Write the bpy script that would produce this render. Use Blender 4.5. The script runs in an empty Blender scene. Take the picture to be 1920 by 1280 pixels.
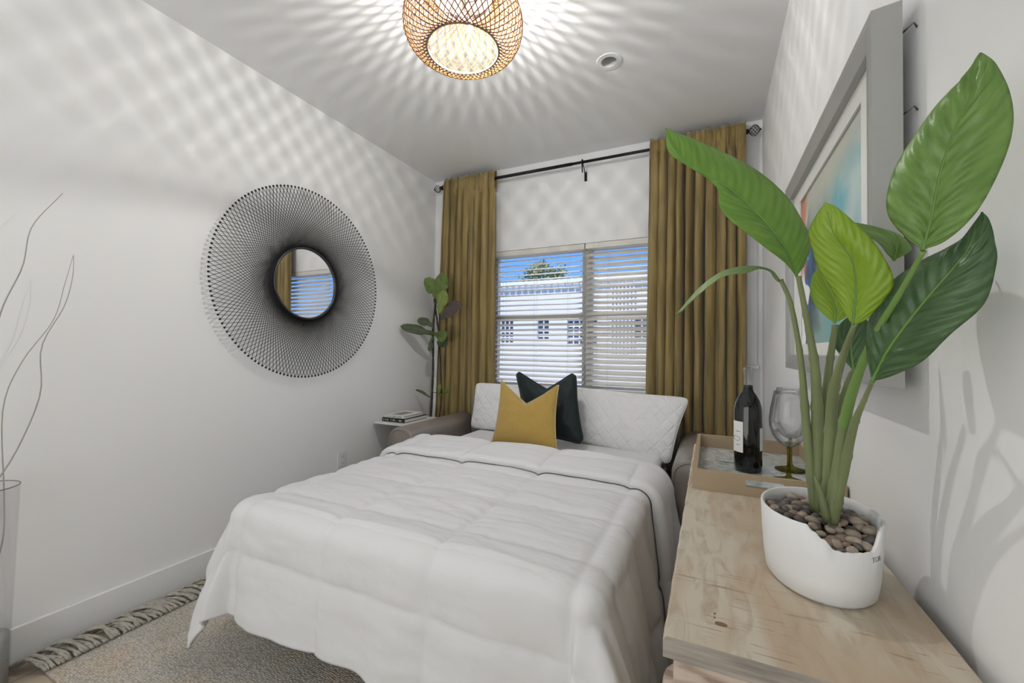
import bpy, math, random
from mathutils import Vector, Matrix, noise
random.seed(7)
PI = math.pi
C = bpy.context.scene.collection

# ------------------------------------------------------------------ camera
F_PX, YAW, PITCH, ROLL, CAM_H = 786.0, .44, .0189, .0107, 1.17
fw = Vector((-math.sin(YAW) * math.cos(PITCH), math.cos(YAW) * math.cos(PITCH), math.sin(PITCH)))
rt0 = Vector((math.cos(YAW), math.sin(YAW), 0)); up0 = rt0.cross(fw)
rt = rt0 * math.cos(ROLL) + up0 * math.sin(ROLL); up = up0 * math.cos(ROLL) - rt0 * math.sin(ROLL)
cam_data = bpy.data.cameras.new('camera'); cam_data.lens = 36 * F_PX / 1920; cam_data.sensor_width = 36
cam_data.clip_start = .02; cam_data.clip_end = 200
cam = bpy.data.objects.new('camera', cam_data); C.objects.link(cam)
cam.matrix_world = Matrix(((rt.x, up.x, -fw.x, 0), (rt.y, up.y, -fw.y, 0), (rt.z, up.z, -fw.z, CAM_H), (0, 0, 0, 1)))
bpy.context.scene.camera = cam

def at(u, v, Y):            # a measured photo point -> metres, on the plane y = Y
    d = fw + rt * ((u - 960) / F_PX) + up * ((640 - v) / F_PX)
    return Vector((0, 0, CAM_H)) + d * (Y / d.y)

def atx(u, v, X):           # the same, on the plane x = X
    d = fw + rt * ((u - 960) / F_PX) + up * ((640 - v) / F_PX)
    return Vector((0, 0, CAM_H)) + d * (X / d.x)

# ------------------------------------------------------------------ world, sun, lights, exposure
vs = bpy.context.scene.view_settings
vs.view_transform = 'Standard'; vs.look = 'None'; vs.gamma = 1; vs.use_curve_mapping = False; vs.exposure = 0.29
w = bpy.data.worlds.new('sky'); bpy.context.scene.world = w; w.use_nodes = True
nt = w.node_tree; nt.nodes.clear()
wo = nt.nodes.new('ShaderNodeOutputWorld'); bg = nt.nodes.new('ShaderNodeBackground')
tc = nt.nodes.new('ShaderNodeTexCoord'); sp = nt.nodes.new('ShaderNodeSeparateXYZ'); cr = nt.nodes.new('ShaderNodeValToRGB')
nt.links.new(tc.outputs['Generated'], sp.inputs[0]); nt.links.new(sp.outputs['Z'], cr.inputs[0])
cr.color_ramp.elements[0].position = 0.0; cr.color_ramp.elements[0].color = (.19, .43, .90, 1)
cr.color_ramp.elements[1].position = .45; cr.color_ramp.elements[1].color = (.09, .25, .72, 1)
nt.links.new(cr.outputs[0], bg.inputs[0]); nt.links.new(bg.outputs[0], wo.inputs[0]); bg.inputs[1].default_value = 1.1

def lamp(name, kind, loc, rot, energy, color=(1, 1, 1), **kw):
    l = bpy.data.lights.new(name, kind); l.energy = energy; l.color = color
    for k, v_ in kw.items(): setattr(l, k, v_)
    o = bpy.data.objects.new(name, l); C.objects.link(o); o.location = loc; o.rotation_euler = rot
    return o
lamp('sun', 'SUN', (0, 0, 20), (math.radians(48), 0, math.radians(-25)), 2.9, (1, .94, .86), angle=.01)
# added broad fill lamp behind the camera, standing before the closed rear wall
lamp('rear_fill_light', 'AREA', (-1.0, -1.55, 1.45), (math.radians(112), 0, 0), 28, (.965, .985, 1), shape='RECTANGLE', size=2.3, size_y=2.2)

# added area lamp outside, above the view, to brighten blinds and window end
o_ = lamp('window_fill_light', 'AREA', (-.8, 5.6, 4.9), (0, 0, 0), 180, (1, .985, .96), shape='RECTANGLE', size=4.5, size_y=3)
o_.rotation_euler = (Vector((-.8, 3.2, 1.6)) - Vector((-.8, 5.6, 4.9))).to_track_quat('-Z', 'Y').to_euler()

# ------------------------------------------------------------------ materials
def mat(name, col, rough=.6, metal=0, bump=0, bscale=50, var=0, vscale=6, sheen=0, spec=.5, trans=0, ior=1.45, emit=None, alpha=1, coat=0, stretch=(1, 1, 1), detail=3):
    m = bpy.data.materials.new(name); m.use_nodes = True
    n = m.node_tree.nodes; l = m.node_tree.links; b = n['Principled BSDF']
    b.inputs['Base Color'].default_value = (*col, 1); b.inputs['Roughness'].default_value = rough
    b.inputs['Metallic'].default_value = metal; b.inputs['Specular IOR Level'].default_value = spec
    b.inputs['Sheen Weight'].default_value = sheen; b.inputs['Transmission Weight'].default_value = trans
    b.inputs['IOR'].default_value = ior; b.inputs['Coat Weight'].default_value = coat
    if emit: b.inputs['Emission Color'].default_value = (*emit[0], 1); b.inputs['Emission Strength'].default_value = emit[1]
    if bump or var:
        t = n.new('ShaderNodeTexCoord'); mp = n.new('ShaderNodeMapping'); mp.inputs['Scale'].default_value = stretch
        l.new(t.outputs['Object'], mp.inputs[0])
    if bump:
        x = n.new('ShaderNodeTexNoise'); x.inputs['Scale'].default_value = bscale; x.inputs['Detail'].default_value = detail
        bp = n.new('ShaderNodeBump'); bp.inputs['Strength'].default_value = bump; bp.inputs['Distance'].default_value = .01
        l.new(mp.outputs[0], x.inputs[0]); l.new(x.outputs[0], bp.inputs['Height']); l.new(bp.outputs[0], b.inputs['Normal'])
    if var:
        x = n.new('ShaderNodeTexNoise'); x.inputs['Scale'].default_value = vscale; x.inputs['Detail'].default_value = 4
        r = n.new('ShaderNodeValToRGB'); r.color_ramp.elements[0].position = .3; r.color_ramp.elements[1].position = .7
        r.color_ramp.elements[0].color = (*[c * (1 - var) for c in col], 1); r.color_ramp.elements[1].color = (*[min(1, c * (1 + var)) for c in col], 1)
        l.new(mp.outputs[0], x.inputs[0]); l.new(x.outputs[0], r.inputs[0]); l.new(r.outputs[0], b.inputs['Base Color'])
    return m

M = {}
M['wall'] = mat('wall_paint', (.86, .86, .85), .7, bump=.02, bscale=150, spec=.2)
M['ceiling'] = mat('ceiling_paint', (.84, .84, .835), .8, spec=.2)
M['trim'] = mat('trim_paint', (.84, .84, .83), .4)
M['black'] = mat('black_metal', (.012, .012, .012), .45, .3)
M['velvet'] = mat('olive_gold_velvet', (.25, .178, .058), .5, sheen=.3, bump=.06, bscale=60, var=.38, vscale=5, stretch=(6, 6, .45))
M['slat'] = mat('blind_slat', (.74, .71, .64), .45)
M['vinyl'] = mat('window_vinyl', (.62, .61, .56), .5)
M['cord'] = mat('blind_cord', (.55, .54, .5), .8)
M['leather'] = mat('taupe_leather', (.25, .215, .19), .34, bump=.12, bscale=140, var=.1, vscale=5)
M['sheet'] = mat('white_sheet', (.80, .80, .80), .85, bump=.25, bscale=12, spec=.2)
M['comforter'] = mat('white_comforter', (.76, .76, .76), .85, bump=.32, bscale=18, spec=.2, stretch=(1, 2.2, 1))
M['yellow'] = mat('mustard_linen', (.45, .295, .07), .9, bump=.35, bscale=230, var=.1, vscale=160, sheen=.3)
M['piping'] = mat('light_piping', (.62, .50, .25), .8)
M['teal'] = mat('dark_teal_velvet', (.0025, .011, .013), .6, sheen=.08, bump=.2, bscale=14)
M['pot'] = mat('white_ceramic', (.80, .80, .79), .45, bump=.02, bscale=20)
M['soil'] = mat('dark_gravel', (.03, .027, .024), .9)
M['stem'] = mat('plant_stem', (.19, .225, .10), .5, var=.18, vscale=10)
M['stem_green'] = mat('bright_stem', (.15, .30, .06), .45)
M['stem_two'] = mat('two_tone_stem', (.15, .30, .06), .45)
_n = M['stem_two'].node_tree.nodes; _l = M['stem_two'].node_tree.links
_t = _n.new('ShaderNodeTexCoord'); _s = _n.new('ShaderNodeSeparateXYZ'); _r = _n.new('ShaderNodeValToRGB'); _l.new(_t.outputs['Object'], _s.inputs[0]); _l.new(_s.outputs['Z'], _r.inputs[0])
_r.color_ramp.elements[0].position = .262; _r.color_ramp.elements[0].color = (.19, .225, .10, 1); _r.color_ramp.elements[1].position = .272; _r.color_ramp.elements[1].color = (.165, .28, .07, 1)
_l.new(_r.outputs[0], _n['Principled BSDF'].inputs['Base Color'])
M['tray'] = mat('champagne_tray', (.42, .32, .205), .4, var=.06, vscale=8)
M['glass'] = mat('clear_glass', (1, 1, 1), .0, trans=1, ior=1.22)
M['bottle'] = mat('wine_glass_dark', (.004, .004, .004), .06, coat=.5)
M['paper'] = mat('label_paper', (.78, .77, .73), .6)
M['ink'] = mat('printed_ink', (.06, .06, .06), .6)
M['ambergreen'] = mat('green_amber_glass', (.38, .36, .07), .03, trans=.85, ior=1.45)
M['frame'] = mat('silver_frame', (.40, .40, .38), .4, .25, bump=.05, bscale=200)
M['matboard'] = mat('mat_board', (.74, .74, .70), .8)
M['ring'] = mat('grey_metal_ring', (.25, .235, .20), .45, .5)
M['mirror'] = mat('mirror_glass', (.93, .93, .93), .015, 1)
M['marble'] = mat('pale_marble_top', (.74, .74, .72), .3, var=.06, vscale=5)
M['bark'] = mat('rough_bark', (.05, .042, .033), .9, bump=.8, bscale=60, var=.5, vscale=50)
M['fringe'] = mat('rug_fringe', (.46, .43, .37), .95, bump=.5, bscale=120, var=.2, vscale=60)
M['twig'] = mat('bleached_twig', (.36, .35, .33), .7, var=.1, vscale=20)
M['sand'] = mat('vase_filler', (.38, .38, .37), .9, bump=.5, bscale=60, var=.12, vscale=30)
M['stucco'] = mat('white_stucco', (.80, .77, .74), .9, bump=.1, bscale=3)
M['tile'] = mat('roof_tile', (.62, .48, .36), .9, var=.15, vscale=2)
M['darkpane'] = mat('dark_window_glass', (.10, .12, .15), .15)
M['tree'] = mat('tree_leaf', (.34, .36, .15), .7, var=.35, vscale=2)
M['trunk'] = mat('tree_trunk', (.16, .11, .07), .9)
M['asphalt'] = mat('ground_outside', (.30, .30, .29), .95)
M['steel'] = mat('grey_steel', (.16, .16, .16), .4, .8)
M['brass'] = mat('lamp_metal', (.45, .43, .40), .35, .7)
M['plastic'] = mat('white_plastic', (.80, .80, .79), .35)
M['slot'] = mat('dark_slot', (.03, .03, .03), .6)
M['dark_lens'] = mat('lamp_lens', (.60, .60, .59), .4)
M['book_black'] = mat('black_book_cover', (.02, .018, .016), .5)
M['pages'] = mat('book_pages', (.74, .71, .65), .8, bump=.3, bscale=30, stretch=(1, 1, 30))
M['bulb'] = mat('lit_bulb', (1, .9, .7), .4, emit=((1, .99, .975), 5900))

def thin_glass(name, tint=(.99, .99, .99), edge=(.72, .73, .73), refl=.45):
    m = bpy.data.materials.new(name); m.use_nodes = True
    n = m.node_tree.nodes; l = m.node_tree.links; n.remove(n['Principled BSDF'])
    lw = n.new('ShaderNodeLayerWeight'); lw.inputs[0].default_value = .35
    r = n.new('ShaderNodeValToRGB'); r.color_ramp.elements[0].position = .35; r.color_ramp.elements[0].color = (*tint, 1); r.color_ramp.elements[1].color = (*edge, 1)
    l.new(lw.outputs['Facing'], r.inputs[0]); t = n.new('ShaderNodeBsdfTransparent'); l.new(r.outputs[0], t.inputs[0])
    g = n.new('ShaderNodeBsdfGlossy'); g.inputs['Roughness'].default_value = .02
    mu = n.new('ShaderNodeMath'); mu.operation = 'MULTIPLY'; mu.inputs[1].default_value = refl; l.new(lw.outputs['Fresnel'], mu.inputs[0])
    mx = n.new('ShaderNodeMixShader'); l.new(mu.outputs[0], mx.inputs[0]); l.new(t.outputs[0], mx.inputs[1]); l.new(g.outputs[0], mx.inputs[2])
    l.new(mx.outputs[0], n['Material Output'].inputs[0]); return m
M['thin'] = thin_glass('thin_clear_glass')
M['thin_amber'] = thin_glass('thin_green_amber_glass', (.62, .60, .22), (.16, .15, .03), .6)

def ramp_mat(name, cols, scale, rough=.6, stretch=(1, 1, 1), dist=0, kind='noise', bump=0, spec=.5, coat=0, detail=5):
    m = bpy.data.materials.new(name); m.use_nodes = True
    n = m.node_tree.nodes; l = m.node_tree.links; b = n['Principled BSDF']; b.inputs['Roughness'].default_value = rough
    b.inputs['Specular IOR Level'].default_value = spec; b.inputs['Coat Weight'].default_value = coat
    t = n.new('ShaderNodeTexCoord'); mp = n.new('ShaderNodeMapping'); mp.inputs['Scale'].default_value = stretch; l.new(t.outputs['Object'], mp.inputs[0])
    x = n.new('ShaderNodeTexNoise'); x.inputs['Detail'].default_value = detail; x.inputs['Distortion'].default_value = dist; x.inputs['Scale'].default_value = scale
    l.new(mp.outputs[0], x.inputs[0]); r = n.new('ShaderNodeValToRGB'); l.new(x.outputs[0], r.inputs[0])
    e = r.color_ramp.elements
    while len(e) < len(cols): e.new(.5)
    for k, (p, c) in enumerate(cols): e[k].position = p; e[k].color = (*c, 1)
    l.new(r.outputs[0], b.inputs['Base Color'])
    if bump:
        bp = n.new('ShaderNodeBump'); bp.inputs['Strength'].default_value = bump; bp.inputs['Distance'].default_value = .005
        l.new(x.outputs[0], bp.inputs['Height']); l.new(bp.outputs[0], b.inputs['Normal'])
    return m

def wood_mat(name, base, dark, pale, across=True):
    m = bpy.data.materials.new(name); m.use_nodes = True
    n = m.node_tree.nodes; l = m.node_tree.links; b = n['Principled BSDF']; b.inputs['Roughness'].default_value = .55
    t = n.new('ShaderNodeTexCoord')
    def nz(sc, st, de=5, di=0):
        mp = n.new('ShaderNodeMapping'); mp.inputs['Scale'].default_value = st; l.new(t.outputs['Object'], mp.inputs[0])
        x = n.new('ShaderNodeTexNoise'); x.inputs['Scale'].default_value = sc; x.inputs['Detail'].default_value = de; x.inputs['Distortion'].default_value = di
        l.new(mp.outputs[0], x.inputs[0]); return x
    def rp(src, p0, p1, c0=(0, 0, 0), c1=(1, 1, 1)):
        r = n.new('ShaderNodeValToRGB'); e = r.color_ramp.elements; e[0].position = p0; e[1].position = p1; e[0].color = (*c0, 1); e[1].color = (*c1, 1)
        l.new(src, r.inputs[0]); return r
    def mx(fac, a, bb):
        q = n.new('ShaderNodeMix'); q.data_type = 'RGBA'
        l.new(fac, q.inputs['Factor'])
        for s, v_ in ((q.inputs[6], a), (q.inputs[7], bb)):
            if isinstance(v_, tuple): s.default_value = (*v_, 1)
            else: l.new(v_, s)
        return q.outputs[2]
    g = (5, 1.1, 5)
    broad = rp(nz(3.4, (3.2, .8, 1), 4, 1.2).outputs[0], .36, .62)
    c = mx(broad.outputs[0], base, pale)
    grain = rp(nz(7, g, 6, 1.6).outputs[0], .48, .72)
    c = mx(grain.outputs[0], c, tuple(x * .86 for x in base))
    saw = rp(nz(24, (.7, 7, 3) if across else (6, .5, 3), 4, .3).outputs[0], .60, .70)
    msk = rp(nz(5, (1, 1, 1), 2).outputs[0], .50, .60)
    mm = n.new('ShaderNodeMath'); mm.operation = 'MULTIPLY'; l.new(saw.outputs[0], mm.inputs[0]); l.new(msk.outputs[0], mm.inputs[1])
    m2 = n.new('ShaderNodeMath'); m2.operation = 'MULTIPLY'; l.new(mm.outputs[0], m2.inputs[0]); m2.inputs[1].default_value = .6
    c = mx(m2.outputs[0], c, dark)
    l.new(c, b.inputs['Base Color'])
    bp = n.new('ShaderNodeBump'); bp.inputs['Strength'].default_value = .15; bp.inputs['Distance'].default_value = .003
    l.new(grain.outputs[0], bp.inputs['Height']); l.new(bp.outputs[0], b.inputs['Normal'])
    return m
M['wood'] = wood_mat('whitewashed_mango_wood', (.50, .39, .27), (.19, .11, .09), (.60, .54, .43))
M['wood_edge'] = ramp_mat('grey_weathered_edge', [(.3, (.20, .18, .155)), (.5, (.34, .30, .25)), (.7, (.42, .37, .32))], 8, .7, (1, 12, 12))
M['wood_pink'] = ramp_mat('pinkish_limed_wood', [(.35, (.30, .22, .17)), (.5, (.52, .42, .34)), (.65, (.62, .52, .45))], 14, .65, (1, 4, 4))
M['rattan'] = ramp_mat('rattan_cane', [(.35, (.17, .07, .018)), (.65, (.30, .14, .04))], 30, .5)
M['art_marble'] = ramp_mat('marbled_tray_base', [(.30, (.05, .08, .09)), (.40, (.35, .45, .47)), (.47, (.72, .74, .72)), (.54, (.30, .38, .40)), (.60, (.74, .75, .73))], 9, .12, (1, 2, 1), 2.5, coat=.5)

def pebble_mat(name, a): return mat(name, a, .5, var=.3, vscale=60)
M['peb1'] = pebble_mat('tan_pebble', (.40, .33, .26)); M['peb2'] = pebble_mat('dark_pebble', (.13, .11, .10)); M['peb3'] = pebble_mat('brown_pebble', (.27, .19, .15))

def plank_mat():
    m = bpy.data.materials.new('light_oak_floor'); m.use_nodes = True
    n = m.node_tree.nodes; l = m.node_tree.links; b = n['Principled BSDF']; b.inputs['Roughness'].default_value = .4
    t = n.new('ShaderNodeTexCoord'); x = n.new('ShaderNodeTexBrick'); x.inputs['Scale'].default_value = 1
    x.inputs['Brick Width'].default_value = 1.2; x.inputs['Row Height'].default_value = .18; x.inputs['Mortar Size'].default_value = .002
    x.inputs['Color1'].default_value = (.56, .47, .36, 1); x.inputs['Color2'].default_value = (.50, .41, .31, 1); x.inputs['Mortar'].default_value = (.25, .2, .15, 1)
    l.new(t.outputs['Object'], x.inputs[0]); l.new(x.outputs[0], b.inputs['Base Color']); return m
M['floor'] = plank_mat()

def rug_mat():
    m = bpy.data.materials.new('woven_wool_rug'); m.use_nodes = True
    n = m.node_tree.nodes; l = m.node_tree.links; b = n['Principled BSDF']; b.inputs['Roughness'].default_value = .95; b.inputs['Specular IOR Level'].default_value = .1
    t = n.new('ShaderNodeTexCoord'); mp = n.new('ShaderNodeMapping'); mp.inputs['Scale'].default_value = (85, 150, 100); l.new(t.outputs['Object'], mp.inputs[0])
    v = n.new('ShaderNodeTexVoronoi'); v.inputs['Scale'].default_value = 1; v.inputs['Randomness'].default_value = .55; l.new(mp.outputs[0], v.inputs[0])
    r = n.new('ShaderNodeValToRGB'); r.color_ramp.elements[0].position = .1; r.color_ramp.elements[1].position = .8
    r.color_ramp.elements[0].color = (1, 1, 1, 1); r.color_ramp.elements[1].color = (.52, .50, .47, 1); l.new(v.outputs['Distance'], r.inputs[0])
    x = n.new('ShaderNodeTexNoise'); x.inputs['Scale'].default_value = 3.2; x.inputs['Detail'].default_value = 3; l.new(t.outputs['Object'], x.inputs[0])
    r2 = n.new('ShaderNodeValToRGB'); e = r2.color_ramp.elements; e.new(.5); e.new(.5)
    for k, (p, c) in enumerate([(.36, (.68, .64, .55)), (.47, (.74, .71, .66)), (.57, (.78, .70, .58)), (.66, (.78, .64, .55))]): e[k].position = p; e[k].color = (*c, 1)
    l.new(x.outputs[0], r2.inputs[0])
    q = n.new('ShaderNodeMix'); q.data_type = 'RGBA'; q.blend_type = 'MULTIPLY'; q.inputs['Factor'].default_value = 1
    l.new(r2.outputs[0], q.inputs[6]); l.new(r.outputs[0], q.inputs[7]); l.new(q.outputs[2], b.inputs['Base Color'])
    bp = n.new('ShaderNodeBump'); bp.invert = True; bp.inputs['Strength'].default_value = .8; bp.inputs['Distance'].default_value = .004
    l.new(v.outputs['Distance'], bp.inputs['Height']); l.new(bp.outputs[0], b.inputs['Normal']); return m
M['rug'] = rug_mat()

def quilt_mat():
    m = mat('diamond_quilted_cotton', (.80, .80, .80), .85, spec=.2)
    n = m.node_tree.nodes; l = m.node_tree.links; b = n['Principled BSDF']
    t = n.new('ShaderNodeTexCoord'); hs = []
    for ang in (.75, -.75):
        mp = n.new('ShaderNodeMapping'); mp.inputs['Rotation'].default_value = (0, ang, 0); l.new(t.outputs['Object'], mp.inputs[0])
        wv = n.new('ShaderNodeTexWave'); wv.inputs['Scale'].default_value = 5.5; wv.inputs['Distortion'].default_value = .6; wv.inputs['Detail'].default_value = 1; l.new(mp.outputs[0], wv.inputs[0])
        wv.bands_direction = 'X'; r = n.new('ShaderNodeValToRGB'); r.color_ramp.elements[0].position = 0; r.color_ramp.elements[1].position = .22; l.new(wv.outputs['Fac'], r.inputs[0]); hs.append(r)
    mn = n.new('ShaderNodeMath'); mn.operation = 'MINIMUM'; l.new(hs[0].outputs[0], mn.inputs[0]); l.new(hs[1].outputs[0], mn.inputs[1])
    x = n.new('ShaderNodeTexNoise'); x.inputs['Scale'].default_value = 38; x.inputs['Detail'].default_value = 2; l.new(t.outputs['Object'], x.inputs[0])
    ad = n.new('ShaderNodeMath'); ad.operation = 'MULTIPLY_ADD'; l.new(x.outputs[0], ad.inputs[0]); ad.inputs[1].default_value = .9; l.new(mn.outputs[0], ad.inputs[2])
    bp = n.new('ShaderNodeBump'); bp.inputs['Strength'].default_value = .45; bp.inputs['Distance'].default_value = .006
    l.new(ad.outputs[0], bp.inputs['Height']); l.new(bp.outputs[0], b.inputs['Normal']); return m
M['quilt'] = quilt_mat()

def leaf_mat(name, c0, c1, rough=.4):
    m = bpy.data.materials.new(name); m.use_nodes = True
    n = m.node_tree.nodes; l = m.node_tree.links; b = n['Principled BSDF']; b.inputs['Roughness'].default_value = rough
    b.inputs['Subsurface Weight'].default_value = 0
    uv = n.new('ShaderNodeUVMap'); uv.uv_map = 'leaf'; sx = n.new('ShaderNodeSeparateXYZ'); l.new(uv.outputs[0], sx.inputs[0])
    # lateral veins: sweep from the midrib forward
    ab = n.new('ShaderNodeMath'); ab.operation = 'ABSOLUTE'; l.new(sx.outputs['X'], ab.inputs[0])
    ad = n.new('ShaderNodeMath'); ad.operation = 'MULTIPLY_ADD'; l.new(ab.outputs[0], ad.inputs[0]); ad.inputs[1].default_value = -.16; l.new(sx.outputs['Y'], ad.inputs[2])
    mu = n.new('ShaderNodeMath'); mu.operation = 'MULTIPLY'; l.new(ad.outputs[0], mu.inputs[0]); mu.inputs[1].default_value = 150
    sn = n.new('ShaderNodeMath'); sn.operation = 'SINE'; l.new(mu.outputs[0], sn.inputs[0])
    cb = n.new('ShaderNodeCombineXYZ'); l.new(sx.outputs['X'], cb.inputs[0]); m5 = n.new('ShaderNodeMath'); m5.operation = 'MULTIPLY'; l.new(ad.outputs[0], m5.inputs[0]); m5.inputs[1].default_value = 12; l.new(m5.outputs[0], cb.inputs[1])
    x = n.new('ShaderNodeTexNoise'); x.inputs['Scale'].default_value = 1.6; x.inputs['Detail'].default_value = 3; l.new(cb.outputs[0], x.inputs[0])
    r = n.new('ShaderNodeValToRGB'); r.color_ramp.elements[0].position = .3; r.color_ramp.elements[1].position = .7
    r.color_ramp.elements[0].color = (*c0, 1); r.color_ramp.elements[1].color = (*c1, 1); l.new(x.outputs[0], r.inputs[0]); l.new(r.outputs[0], b.inputs['Base Color'])
    bp = n.new('ShaderNodeBump'); bp.inputs['Strength'].default_value = .25; bp.inputs['Distance'].default_value = .002
    l.new(sn.outputs[0], bp.inputs['Height']); l.new(bp.outputs[0], b.inputs['Normal'])
    tr = n.new('ShaderNodeBsdfTranslucent'); l.new(r.outputs[0], tr.inputs[0]); ms = n.new('ShaderNodeMixShader'); ms.inputs[0].default_value = .22
    out = n['Material Output']; l.new(b.outputs[0], ms.inputs[1]); l.new(tr.outputs[0], ms.inputs[2]); l.new(ms.outputs[0], out.inputs[0])
    return m
M['leaf_mid'] = leaf_mat('mid_green_leaf', (.13, .25, .05), (.22, .37, .09))
M['leaf_bright'] = leaf_mat('bright_green_leaf', (.13, .28, .03), (.20, .37, .055))
M['leaf_lime'] = leaf_mat('lime_leaf', (.24, .40, .02), (.32, .47, .045))
M['leaf_dark'] = leaf_mat('dark_green_leaf', (.055, .12, .045), (.11, .20, .075))
M['leaf_pale'] = leaf_mat('pale_green_leaf', (.22, .33, .11), (.27, .38, .14))
M['fig_green'] = leaf_mat('fig_leaf_green', (.13, .20, .05), (.24, .33, .09), .5)
M['fig_lime'] = leaf_mat('fig_leaf_lime', (.27, .35, .09), (.36, .44, .13), .5)
M['fig_brown'] = leaf_mat('fig_leaf_brown', (.085, .065, .06), (.15, .12, .10), .5)
M['fig_dark'] = leaf_mat('fig_leaf_dark', (.06, .08, .045), (.12, .15, .07), .5)

def art_mat():
    m = bpy.data.materials.new('alcohol_ink_abstract'); m.use_nodes = True
    n = m.node_tree.nodes; l = m.node_tree.links; b = n['Principled BSDF']; b.inputs['Roughness'].default_value = .35
    t = n.new('ShaderNodeTexCoord')
    def nz(sc, di, w_):
        x = n.new('ShaderNodeTexNoise'); x.noise_dimensions = '4D'; x.inputs['W'].default_value = w_; x.inputs['Scale'].default_value = sc; x.inputs['Detail'].default_value = 4; x.inputs['Distortion'].default_value = di
        l.new(t.outputs['Object'], x.inputs[0]); return x.outputs[0]
    sx = n.new('ShaderNodeSeparateXYZ'); l.new(t.outputs['Object'], sx.inputs[0])
    # far side (large y): coral, indigo; near side: aqua; top: pale
    a = n.new('ShaderNodeMapRange'); a.inputs[1].default_value = -.30; a.inputs[2].default_value = .30; l.new(sx.outputs['Y'], a.inputs[0])
    s = n.new('ShaderNodeMath'); s.operation = 'MULTIPLY_ADD'; l.new(nz(4, 1.6, 1), s.inputs[0]); s.inputs[1].default_value = .9; l.new(a.outputs[0], s.inputs[2])
    r = n.new('ShaderNodeValToRGB'); e = r.color_ramp.elements; e.new(.5); e.new(.5); e.new(.5); e.new(.5); e.new(.5)
    for k, (p, c) in enumerate([(.30, (.52, .66, .64)), (.52, (.16, .46, .52)), (.74, (.30, .46, .42)), (.90, (.03, .06, .10)), (1.0, (.05, .20, .50)), (.999, (.5, .22, .16))]): e[k].position = p; e[k].color = (*c, 1)
    sc = n.new('ShaderNodeMath'); sc.operation = 'MULTIPLY'; l.new(s.outputs[0], sc.inputs[0]); sc.inputs[1].default_value = .72
    l.new(sc.outputs[0], r.inputs[0])
    # pale fade upward
    z = n.new('ShaderNodeMath'); z.operation = 'MULTIPLY_ADD'; l.new(nz(3, .8, 5), z.inputs[0]); z.inputs[1].default_value = .22; l.new(sx.outputs['Z'], z.inputs[2])
    zr = n.new('ShaderNodeValToRGB'); zr.color_ramp.elements[0].position = .22; zr.color_ramp.elements[1].position = .33; l.new(z.outputs[0], zr.inputs[0])
    q = n.new('ShaderNodeMix'); q.data_type = 'RGBA'; l.new(zr.outputs[0], q.inputs['Factor']); l.new(r.outputs[0], q.inputs[6]); q.inputs[7].default_value = (.56, .58, .50, 1)
    # coral patch on the far edge
    c1 = n.new('ShaderNodeMath'); c1.operation = 'MULTIPLY_ADD'; l.new(nz(5, 1, 9), c1.inputs[0]); c1.inputs[1].default_value = .3; l.new(sx.outputs['Y'], c1.inputs[2])
    cr1 = n.new('ShaderNodeValToRGB'); cr1.color_ramp.elements[0].position = .36; cr1.color_ramp.elements[1].position = .42; l.new(c1.outputs[0], cr1.inputs[0])
    zz = n.new('ShaderNodeMapRange'); zz.inputs[1].default_value = -.05; zz.inputs[2].default_value = .02; l.new(sx.outputs['Z'], zz.inputs[0])
    mm = n.new('ShaderNodeMath'); mm.operation = 'MULTIPLY'; l.new(cr1.outputs[0], mm.inputs[0]); l.new(zz.outputs[0], mm.inputs[1])
    q2 = n.new('ShaderNodeMix'); q2.data_type = 'RGBA'; l.new(mm.outputs[0], q2.inputs['Factor']); l.new(q.outputs[2], q2.inputs[6]); q2.inputs[7].default_value = (.60, .25, .16, 1)
    l.new(q2.outputs[2], b.inputs['Base Color']); return m
M['art'] = art_mat()

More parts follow.
